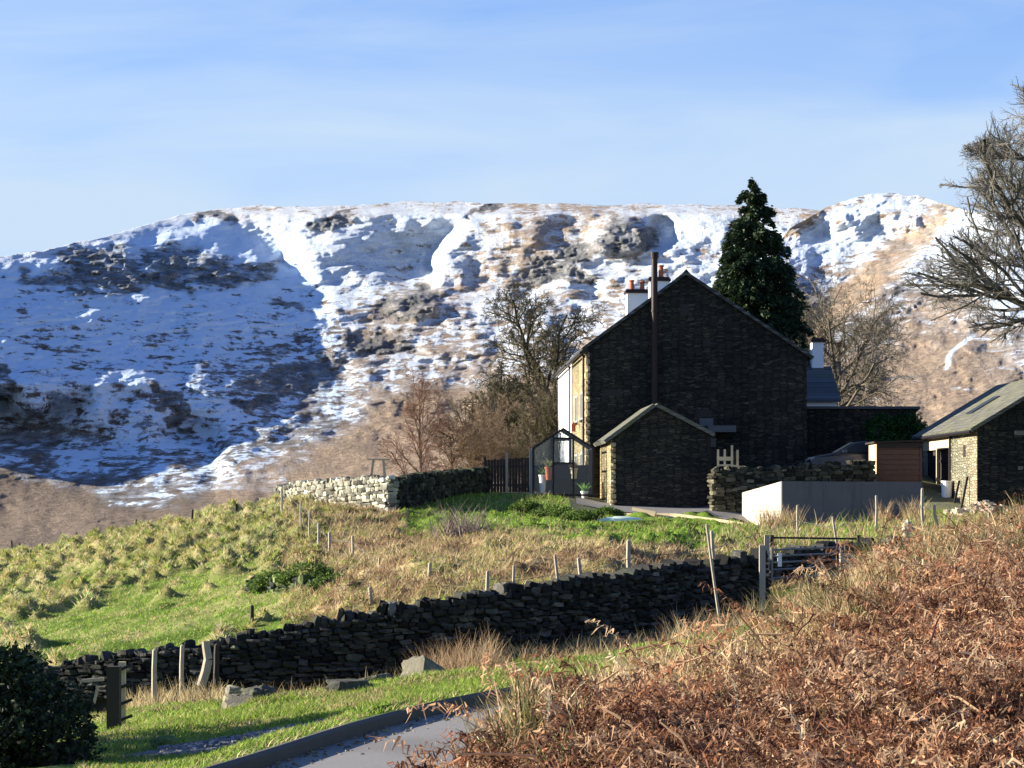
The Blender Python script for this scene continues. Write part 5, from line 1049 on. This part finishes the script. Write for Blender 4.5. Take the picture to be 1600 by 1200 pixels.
# ------------------------------------------------------------------ leafy bushes
def bush(name, label, loc, balls, n, size, pal, seed, cat='bush', mat='leafdark', stems=True, group=None):
    rg = np.random.default_rng(seed); t = tag(empty(name, loc), label, cat, group); V4, C4 = [], []; vol = np.array([b[3] * b[4] * b[5] for b in balls]) ** .67; st = MB()
    for (cx, cy, cz_, rx, ry, rz_), m_ in zip(balls, (n * vol / vol.sum()).astype(int)):
        v = rg.normal(0, 1, (m_, 3)); v /= np.linalg.norm(v, axis=1, keepdims=True); rad = rg.uniform(.35, 1, m_) ** .45; lump = .42 + 1.05 * fbm(v[:, 0] * 2.6 + cx, v[:, 1] * 2.6 + cy, v[:, 2] * 2.6, seed=seed, oct=3)
        c = v * (rad * lump)[:, None] * (rx, ry, rz_) + (cx, cy, cz_); ax = v * .6 + rg.normal(0, .6, (m_, 3)); ax /= np.linalg.norm(ax, axis=1, keepdims=True); sd = np.cross(ax, rg.normal(0, 1, (m_, 3))); sd /= np.linalg.norm(sd, axis=1, keepdims=True); l = size * rg.uniform(.6, 1.4, m_)[:, None]; w_ = l * rg.uniform(.3, .5, m_)[:, None]
        V4.append(np.stack([c, c + ax * l * .5 - sd * w_, c + ax * l, c + ax * l * .5 + sd * w_], 1)); C4.append(np.repeat(pick(rg, pal, m_, .3), 4, 0))
        if stems:
            kk = max(20, int(m_ / 260)); vv = rg.normal(0, 1, (kk, 3)); vv[:, 2] = np.abs(vv[:, 2]); vv /= np.linalg.norm(vv, axis=1, keepdims=True); ba = vv * (rx, ry, rz_) * .75 + (cx, cy, cz_); di = vv + rg.normal(0, .35, (kk, 3)) + (0, 0, .4); di /= np.linalg.norm(di, axis=1, keepdims=True); ls = rg.uniform(.25, .6, kk) * rx
            st.add(*tubes(ba, ba + di * ls[:, None], .006, .002, 4), (.06, .05, .035)); r_s = 26; tt_ = rg.uniform(.1, 1, (kk, r_s)); pc = (ba[:, None] + di[:, None] * (ls[:, None] * tt_)[..., None]).reshape(-1, 3); a2 = rg.normal(0, .7, (len(pc), 3)) + np.repeat(di, r_s, 0) * .7; a2 /= np.linalg.norm(a2, axis=1, keepdims=True); s2 = np.cross(a2, rg.normal(0, 1, a2.shape)); s2 /= np.linalg.norm(s2, axis=1, keepdims=True); l2 = size * rg.uniform(.5, 1.1, len(pc))[:, None]
            V4.append(np.stack([pc, pc + a2 * l2 * .5 - s2 * l2 * .25, pc + a2 * l2, pc + a2 * l2 * .5 + s2 * l2 * .25], 1)); C4.append(np.repeat(pick(rg, pal, len(pc), .3), 4, 0))
            k = 14; e = c[rg.choice(m_, k)]; b0 = np.array([cx, cy, 0]) + rg.normal(0, .12, (k, 3)) * (1, 1, 0); st.add(*tubes(b0, e, .018, .006, 4), (.06, .05, .035))
    V = np.concatenate(V4).reshape(-1, 3)
    if stems: st.build('stems', M['bark'], t)
    MB().add(V, np.arange(len(V)).reshape(-1, 4), np.concatenate(C4)).build('leaves', M[mat], t); return t
GORSE = [(.018, .032, .012), (.03, .05, .018), (.012, .02, .010), (.05, .06, .025)]
b0 = at(60, 18.5); bush('gorse_bush', 'dark evergreen bush filling the bottom left corner', b0, [(-.40, 0, .42, .55, .6, .55), (-.05, .3, .25, .42, .5, .42), (-.95, .2, .6, .6, .7, .62), (.22, -.2, .12, .30, .4, .3), (-.6, -.6, .15, .6, .5, .38), (-.62, .1, .85, .22, .3, .2), (-.25, .1, .72, .2, .25, .2), (-.85, 0, 1.02, .2, .25, .18)], 17000, .042, GORSE, 301)
b0 = (-8.2, 21.6, gz(-8.2, 21.6)); bush('unseen_holly', 'tall dark holly out of view on the left, added to shade the bottom left bush', b0, [(0, 0, 1.3, 1.3, 1.5, 1.2), (.2, .3, 2.5, 1.1, 1.2, 1.1), (-.9, -.3, 1.2, 1.3, 1.5, 1.4), (0, -1.6, 1.2, 1.2, 1.3, 1.3), (.1, 1.5, .9, 1.1, .9, .9)], 12000, .11, GORSE, 302)  # added outside the view so its shadow falls on the corner bush
b0 = (17.4, 104.6, gz(17.4, 104.6)); bush('ivy_bush', 'green ivy clump over the right end of the dark outbuilding', b0, [(.3, -.5, 1.9, 1.0, .5, .85), (-.7, -.6, 1.9, .9, .4, .75), (1.0, -.3, 1.4, .6, .5, .9)], 9000, .09, [(.03, .09, .02), (.045, .13, .025), (.02, .05, .015)], 303, cat='ivy')
# low green cushions on the field wall side of the field and below the drive
for k, (px, row, d, rx, rz_, lab) in enumerate([(430, 922, 61, .55, .34, 'dark green rush clump left of the field wall fence, near the tan tussocks'), (480, 925, 60, .6, .32, 'dark green rush clump at the foot of the brown bank behind the field wall'), (520, 930, 59, .5, .26, 'small dark green clump nearest the wire fence behind the field wall'),
        (862, 812, 86, .7, .30, 'dark green garden shrub on the bank below the gravel drive, left of the canoe'), (905, 822, 84, .6, .25, 'dark low green shrub right beside the left tip of the canoe'), (822, 806, 88, .5, .26, 'green shrub at the top of the bank in front of the greenhouse'), (948, 806, 87.5, .5, .22, 'green shrub between the canoe and the gravel drive'), (1080, 822, 84, .6, .22, 'green shrub on the bank near the end of the timber edging')]):
    q = at(px, d); bush('low_shrub', lab, q, [(0, 0, rz_ * .6, rx, rx * .9, rz_), (rx * .7, .1, rz_ * .4, rx * .6, rx * .7, rz_ * .7), (-rx * .8, -.1, rz_ * .3, rx * .5, rx * .5, rz_ * .6)], 2600, .065, [(.09, .15, .03), (.14, .21, .04), (.05, .09, .022)], 310 + k, 'shrub', 'leaf', False)
q = at(715, 76); rg = np.random.default_rng(330); tb = tag(empty('dead_bush', q), 'grey leafless bush with arching stems on the brown bank', 'bush'); mb = MB()
n = 260; az = rg.uniform(0, 6.28, n); Pb = np.c_[rg.normal(.1, .45, n), rg.normal(0, .3, n), np.full(n, -.05)]
V, Q, Cc = blades(Pb, rg.uniform(.7, 1.7, n), .03, az, rg.uniform(.1, .7, n), rg.uniform(.3, 1.5, n), pick(rg, [(.24, .19, .17), (.34, .29, .25), (.15, .11, .1)], n, .2), 4, rg); mb.add(V, Q, Cc); mb.build('stems', M['leaf'], tb)

# ------------------------------------------------------------------ grass, tussocks, bracken (ground cover)
def scatter(rg, n, x0, x1, y0, y1, keep, polar=True):
    if polar: y = np.sqrt(rg.uniform(y0 ** 2, y1 ** 2, n)); x = (rg.uniform(x0, x1, n) - CX) / F * y
    else: x, y = rg.uniform(x0, x1, n), rg.uniform(y0, y1, n)
    z = ground_z(x, y); px, row = proj(x, y, z); k = keep(x, y, px, row); return np.c_[x, y, z][k]
def stuff(name, mb, mat='leaf'): return tag(mb.build(name, M[mat]), kind='stuff')
GREENS = [(.18, .33, .04), (.25, .42, .05), (.13, .24, .035), (.33, .40, .08)]; TANS = [(.50, .40, .21), (.58, .48, .28), (.40, .30, .15), (.30, .23, .12)]; BROWNS = [(.27, .18, .10), (.36, .25, .145), (.19, .12, .07), (.44, .34, .2)]
rg = np.random.default_rng(400)
# tussocks in the field: each hummock carries a mop of long dead blades
mb = MB(); k = 46; n = len(TX); c = rg.choice(n, n * k, p=TR ** 2 / (TR ** 2).sum()); an = rg.uniform(0, 6.28, n * k); rr = TR[c] * np.abs(rg.normal(0, .42, n * k)); x, y = TX[c] + np.cos(an) * rr, TY[c] + np.sin(an) * rr
tcol = pick(rg, [(.58, .47, .27), (.50, .41, .21), (.64, .54, .33), (.40, .34, .14)], n, .16)[c] * np.exp(rg.normal(0, .22, (n * k, 1)))
gm = rg.random(n * k) < .34; tcol[gm] = pick(rg, GREENS, gm.sum(), .2)
V, Q, C = blades(np.c_[x, y, ground_z(x, y) - .02], rg.uniform(.12, .26, n * k) * (TR[c] / .45) ** .5, .028, an + rg.normal(0, .5, n * k), .25 + rr / TR[c] * .6, rg.uniform(.4, 1.3, n * k), np.clip(tcol, 0, .8), 3, rg); mb.add(V, Q, C); stuff('tussock_grass', mb)
# short green field grass
mb = MB(); fe = lambda x, y: fbm(x * .5, y * .5, seed=41, oct=4)
q = scatter(rg, 90000, -160, 520, 52, 97, lambda x, y, px, row: (rg.random(len(x)) < .9)); cc = pick(rg, GREENS, len(q), .22); dry = rg.random(len(q)) < .14 + .34 * sstep(.50, .64, fe(q[:, 0], q[:, 1])); cc[dry] = pick(rg, TANS, dry.sum(), .2)
V, Q, C = blades(q, rg.uniform(.05, .11, len(q)), .026, rg.uniform(0, 6.28, len(q)), rg.uniform(.1, .8, len(q)), .7, cc, 2, rg); mb.add(V, Q, C); stuff('meadow_grass', mb)
# brown bank below the house: long dead grass, bramble, green at the top
def bank_keep(x, y, px, row): return (px > 440) & (px < 1340) & (y > 53) & (row > 770) & ~((y > 88) & (px > 890)) & ~((px > 960) & (y > 94.0 - .0365 * (px - 900) * .82 - 1.1) & (y > 85))
q = scatter(rg, 130000, 440, 1340, 53, 96, bank_keep); px, row = proj(q[:, 0], q[:, 1], q[:, 2]); f1 = fbm(q[:, 0] * .55, q[:, 1] * .55, seed=41, oct=4); f4 = fbm(q[:, 0] * .9, q[:, 1] * .9, seed=43, oct=3)
gt_p = sstep(848, 822, row + (px - 760) * -.05 + (f1 - .5) * 60) * (px > 625); gp_ = np.clip(gt_p + .42 * sstep(.52, .64, f4), 0, .93); isg = rg.random(len(q)) < gp_
cc = pick(rg, BROWNS, len(q), .25); tn_ = rg.random(len(q)) < sstep(.42, .62, f1); cc[tn_] = pick(rg, TANS, tn_.sum(), .22); cc[isg] = pick(rg, GREENS + [(.13, .21, .035)], isg.sum(), .25)
Lb = np.where(isg, rg.uniform(.07, .18, len(q)), rg.uniform(.12, .36, len(q)) * (.4 + 1.1 * f4)); V, Q, C = blades(q - (0, 0, .02), Lb, np.where(isg, .03, .026), rg.normal(-1.5, 1.3, len(q)), rg.uniform(.1, .7, len(q)), rg.uniform(.3, 1.5, len(q)), cc, 3, rg); mb = MB().add(V, Q, C); stuff('bank_grass', mb)
# rough ground between gate, yard and barn
q = scatter(rg, 52000, 1140, 2000, 54, 89, lambda x, y, px, row: (row > 806) & ~((y > 84.4) & (px < 1460))); cc = pick(rg, BROWNS + TANS, len(q), .25); g_ = rg.random(len(q)) < .28; cc[g_] = pick(rg, GREENS, g_.sum(), .2); tall = rg.random(len(q)) < .04
V, Q, C = blades(q, np.where(tall, rg.uniform(.4, .8, len(q)), rg.uniform(.08, .26, len(q))), .028, rg.uniform(0, 6.28, len(q)), rg.uniform(.05, .6, len(q)), .7, cc, 3, rg); stuff('rough_grass', MB().add(V, Q, C))
# weeds against the rendered wall and in the yard
q = scatter(rg, 3000, 1150, 1470, 82.5, 85, lambda x, y, px, row: fbm(x * 1.5, y * 0, seed=47, oct=2) > .55); V, Q, C = blades(q, rg.uniform(.3, 1.1, len(q)), .028, rg.uniform(0, 6.28, len(q)), rg.uniform(.0, .35, len(q)), .5, pick(rg, TANS + BROWNS, len(q), .2), 3, rg); stuff('wall_weeds', MB().add(V, Q, C))
# verge: green sward, dead strip by the wall
gdist = lambda x, y: seg_dist(x, y, ROADL)[0]
def verge_keep(x, y, px, row): return (gdist(x, y) < -.16) & (y < 49.5) & ~((np.abs(seg_dist(x, y, GRAVEL)[0]) < .75) & (y < 24)) & (px < 1320)
q = np.concatenate([scatter(rg, 110000, 120, 1300, 13, 27, verge_keep), scatter(rg, 120000, 120, 1320, 27, 50, verge_keep)]); f1 = fbm(q[:, 0] * 1.2, q[:, 1] * 1.2, seed=44, oct=3); cc = pick(rg, [(.19, .30, .04), (.25, .36, .05), (.14, .22, .035), (.33, .37, .09)], len(q), .2)
dry = rg.random(len(q)) < np.clip(.10 + .4 * sstep(.52, .66, f1) + .75 * sstep(43.5, 46.5, q[:, 1]), 0, .95); cc[dry] = pick(rg, TANS + BROWNS, dry.sum(), .2); near = np.clip(q[:, 1] / 30, .4, 1.3)
V, Q, C = blades(q, rg.uniform(.04, .10, len(q)) * np.where(q[:, 1] > 44, 2.0, np.where(q[:, 1] < 23, .6, 1)), .011 * near + .004, rg.uniform(0, 6.28, len(q)), rg.uniform(.05, .7, len(q)), .8, cc, 2, rg); stuff('verge_grass', MB().add(V, Q, C))
# long pale stalks along the wall foot and round the stile
def foot(n, x0, x1, y0, y1, lo, hi, pal, f=lambda x, y, px, row: px > -1e9): q = scatter(rg, n, x0, x1, y0, y1, f); return blades(q, rg.uniform(lo, hi, len(q)), .016, rg.uniform(0, 6.28, len(q)), rg.uniform(0, .5, len(q)), rg.uniform(.2, 1.0, len(q)), pick(rg, pal, len(q), .25), 3, rg)
mb = MB(); mb.add(*foot(1500, 200, 360, 38, 42.5, .25, .6, TANS)); mb.add(*foot(1500, 660, 770, 42, 45.5, .3, .95, BROWNS)); mb.add(*foot(1800, 320, 1150, 43, 47, .15, .55, BROWNS + TANS)); mb.add(*foot(700, 1040, 1190, 40, 49, .3, .9, TANS + BROWNS)); mb.add(*foot(500, 800, 860, 38, 40, .15, .35, BROWNS)); stuff('dead_stalks', mb)
# tufts leaning over the kerb
q = scatter(rg, 26000, 200, 900, 12.5, 22, lambda x, y, px, row: (gdist(x, y) > -.19) & (gdist(x, y) < -.07) & (fbm(x * 3, y * 3, seed=66, oct=2) > .42)); q[:, 2] = road_z(q[:, 1]) + .08
V, Q, C = blades(q, rg.uniform(.05, .12, len(q)), .009, rg.normal(-.5, .8, len(q)), rg.uniform(.3, 1.0, len(q)), 1.0, pick(rg, GREENS + TANS[:2], len(q), .25), 3, rg); stuff('kerb_grass', MB().add(V, Q, C))
# mud, grit and dead leaves along the edges of the lane
q = scatter(rg, 9000, 250, 900, 12.5, 22, lambda x, y, px, row: (gdist(x, y) > .03) & (gdist(x, y) < 2.2) & (rg.random(len(x)) < np.where((gdist(x, y) < .3) | (gdist(x, y) > 1.5), .4, .05))); n = len(q); q[:, 2] = road_z(q[:, 1]) + .03
V, Q = stones(q, rg.uniform(.004, .016, (n, 3)) * (1, 1, .6), rg.uniform(0, 6, n), rg.normal(0, .4, n), rg); stuff('road_grit', MB().add(V, Q, np.repeat(pick(rg, [(.16, .13, .10), (.24, .21, .18), (.22, .15, .09), (.14, .14, .10)], n), 26, 0)), 'stone')
# loose gravel of the pull-in
q = scatter(rg, 7000, 250, 800, 18, 24, lambda x, y, px, row: np.abs(seg_dist(x, y, GRAVEL)[0]) < .85); n = len(q); V, Q = stones(q + (0, 0, .008), rg.uniform(.012, .036, (n, 3)) * (1, 1, .7), rg.uniform(0, 6, n), rg.normal(0, .4, n), rg); stuff('loose_gravel', MB().add(V, Q, np.repeat(pick(rg, [(.24, .22, .23), (.16, .15, .16), (.32, .3, .29)], n), 26, 0)), 'stone')

# bracken bank
def fronds(rg, base, L, az, e0, droop, col, K=21, wpin=.0038, lp=.115):
    n = len(base); s = (np.arange(K) + .5) / K; el = e0[:, None] - droop[:, None] * s[None]; step = (L / K)[:, None]; azs = az[:, None] + rg.normal(0, .25, (n, 1)) * s[None] * 3
    dx = np.cos(el) * np.cos(azs); dy = np.cos(el) * np.sin(azs); dz = np.sin(el); D = np.stack([dx, dy, dz], -1); N = base[:, None] + np.concatenate([np.zeros((n, 1, 3)), np.cumsum(D * step[..., None], 1)], 1)
    side = np.stack([-np.sin(azs), np.cos(azs), np.zeros_like(azs)], -1); upv = np.cross(D, side) * -1
    # rachis
    w = (.0045 * (1 - np.arange(K + 1) / K * .7))[None, :, None]; sd = np.concatenate([side, side[:, -1:]], 1); Vr = np.stack([N - sd * w, N + sd * w], 2).reshape(-1, 3); i = np.arange(K); q = np.stack([2 * i, 2 * i + 1, 2 * i + 3, 2 * i + 2], 1); Qr = (q[None] + (np.arange(n) * 2 * (K + 1))[:, None, None]).reshape(-1, 4); Cr = np.repeat(np.clip(col * 1.5, 0, .6), 2 * (K + 1), 0)
    out = [(Vr, Qr, Cr)]
    for sgn in (-1, 1):
        B_ = N[:, 2:-1]; m_ = K - 2; ln = (L[:, None] * lp * (1 - .75 * (s[2:] if m_ == K - 2 else s)) * rg.uniform(.55, 1.2, (n, m_)))[..., None]
        tip = side[:, 2:] * sgn + D[:, 2:] * .45 + rg.normal(0, .22, (n, m_, 3)) + np.array([0, 0, -.25]); tip /= np.linalg.norm(tip, axis=-1, keepdims=True); cr = np.cross(tip, upv[:, 2:] + rg.normal(0, .5, (n, m_, 3))); cr /= np.linalg.norm(cr, axis=-1, keepdims=True)
        wd = wpin * rg.uniform(.7, 1.6, (n, m_))[..., None]; mid = B_ + tip * ln * .5 + rg.normal(0, .012, (n, m_, 3)); end = B_ + tip * ln + rg.normal(0, .02, (n, m_, 3)) + np.array([0, 0, -.015])
        V = np.stack([B_ - cr * wd * .5, B_ + cr * wd * .5, mid + cr * wd, mid - cr * wd, end + cr * wd * .25, end - cr * wd * .25], 2).reshape(-1, 3); t = n * m_; Q = np.array([[0, 1, 2, 3], [3, 2, 4, 5]])[None] + (np.arange(t) * 6)[:, None, None]; C = np.repeat(np.repeat(col, m_, 0) * np.exp(rg.normal(0, .22, (t, 1))), 6, 0)
        out.append((V, Q.reshape(-1, 4), C))
    return out
BRK = [(.29, .14, .075), (.37, .205, .115), (.19, .085, .046), (.52, .355, .22), (.10, .047, .028), (.40, .245, .14)]
def grassy(x, y):
    px, row = proj(x, y, ground_z(x, y)); top = np.interp(px, [600, 690, 850, 1000, 1200, 1300, 1400, 1500, 1600, 2000], [1270, 1245, 1170, 1120, 1055, 972, 898, 860, 848, 848]); wdt = np.interp(px, [690, 850, 1000, 1100, 1250, 1400, 1500, 1600, 2000], [5, 5, 10, 40, 105, 85, 65, 80, 80])
    g_ = sstep(wdt * 1.25, wdt * .75, row - top + (fbm(x * 2.2, y * 2.2, seed=49, oct=3) - .5) * 110)
    g_ = np.maximum(g_,   .6 * sstep(70, 30, np.hypot(px - 880, (row - 1235) * 1.0))); g_ = np.maximum(g_, .7 * blob(px, row, 1120, 1085, 90, 60, 0, .5)); return np.clip(g_, 0, 1)
q = np.concatenate([scatter(rg, 42000, 560, 2000, 6.4, 23, lambda x, y, px, row: is_bank(x, y)), scatter(rg, 16000, 2000, 3400, 6.4, 23, lambda x, y, px, row: is_bank(x, y))]); g_ = grassy(q[:, 0], q[:, 1]); q = q[rg.random(len(q)) > g_ * .92]
dens = np.clip((14 / q[:, 1]) ** 1.0, .3, 1.6); n = len(q); mb = MB(); col = pick(rg, BRK, n, .22); clump = fbm(q[:, 0] * 1.6, q[:, 1] * 1.6, seed=53, oct=3)[:, None]; col = np.clip(col * (.62 + .8 * clump), .01, .7)
for prt in fronds(rg, q + np.c_[np.zeros((n, 2)), rg.uniform(-.03, .10, n)], rg.uniform(.25, .60, n), rg.uniform(0, 6.28, n), rg.uniform(.1, 1.15, n), rg.uniform(.5, 1.9, n), col): mb.add(*prt)
# broken bits lying over it
qb = scatter(rg, 170000, 560, 2000, 6.4, 21, lambda x, y, px, row: is_bank(x, y)); gb_ = grassy(qb[:, 0], qb[:, 1]); qb = qb[rg.random(len(qb)) > gb_ * .85]; n = len(qb); c = qb + np.c_[rg.normal(0, .02, (n, 2)), rg.uniform(.0, .24, n)]
ax = rg.normal(0, 1, (n, 3)) * (1, 1, 1.2); ax /= np.linalg.norm(ax, axis=1, keepdims=True); sd = np.cross(ax, rg.normal(0, 1, (n, 3))); sd /= np.linalg.norm(sd, axis=1, keepdims=True); l = rg.uniform(.012, .042, n)[:, None]; w_ = rg.uniform(.002, .006, n)[:, None]
V = np.stack([c - ax * l, c - sd * w_, c + ax * l + np.c_[np.zeros((n, 2)), -l * .4], c + sd * w_], 1).reshape(-1, 3); mb.add(V, np.arange(4 * n).reshape(-1, 4), np.repeat(np.clip(pick(rg, BRK + [(.48, .32, .2)], n, .3) * (.7 + .6 * fbm(qb[:, 0] * 1.6, qb[:, 1] * 1.6, seed=53, oct=3)[:, None]), .01, .7), 4, 0)); stuff('bracken', mb)
# pale grass and rushes on the bank
q = np.concatenate([scatter(rg, 170000, 560, 2000, 6.4, 23, lambda x, y, px, row: is_bank(x, y)), scatter(rg, 60000, 2000, 3400, 6.4, 23, lambda x, y, px, row: is_bank(x, y))]); g_ = grassy(q[:, 0], q[:, 1]); q = q[rg.random(len(q)) < np.clip(g_ + .05, 0, 1)]; n = len(q); fr_ = fbm(q[:, 0] * 1.8, q[:, 1] * 1.8, seed=57, oct=3)
cc = pick(rg, [(.60, .47, .25), (.70, .57, .34), (.48, .36, .18), (.34, .24, .13)], n, .2); ol = rg.random(n) < sstep(.48, .62, fr_) * .8; cc[ol] = pick(rg, [(.15, .14, .05), (.20, .18, .07), (.10, .10, .04)], ol.sum(), .2)
V, Q, C = blades(q - (0, 0, .02), rg.uniform(.13, .33, n) * (.5 + 1.0 * fr_), .0085, rg.normal(2.2, 1.4, n), rg.uniform(.0, .6, n), rg.uniform(.2, 1.4, n), cc, 4, rg); stuff('bank_rushes', MB().add(V, Q, C))
# pale dead stems and dark bramble shoots arching over the bracken
mb = MB(); q = scatter(rg, 200, 800, 1750, 7.6, 20, lambda x, y, px, row: is_bank(x, y))
for p in q:
    a = rg.uniform(0, 6.28); L = rg.uniform(.10, .32); e = rg.uniform(-.2, .9); p = p + (0, 0, rg.uniform(.12, .30)); d_ = np.array([math.cos(a) * math.cos(e), math.sin(a) * math.cos(e), math.sin(e)]); path_tube(mb, [p, p + d_ * L * .5 + rg.normal(0, .012, 3), p + d_ * L + (0, 0, -.03)], [.0055, .005, .003], 4, np.array([.52, .36, .22]) * rg.uniform(.7, 1.15))
for (c0, r0_, c1, r1_, d) in ((1290, 1215, 1245, 1060, 8.6), (1345, 1210, 1300, 1010, 9.2), (1420, 1060, 1470, 960, 10.5), (1270, 960, 1240, 1000, 11.2)):
    A_, B_ = P(c0, r0_, d), P(c1, r1_, d + .4); md = (A_ + B_) / 2 + (.03, 0, .03); path_tube(mb, [A_, (A_ + md) / 2 + (.01, 0, .015), md, (md + B_) / 2 + (.0, 0, .015), B_], [.006, .0055, .005, .0045, .003], 5, (.10, .045, .035))
stuff('bracken_stems', mb)
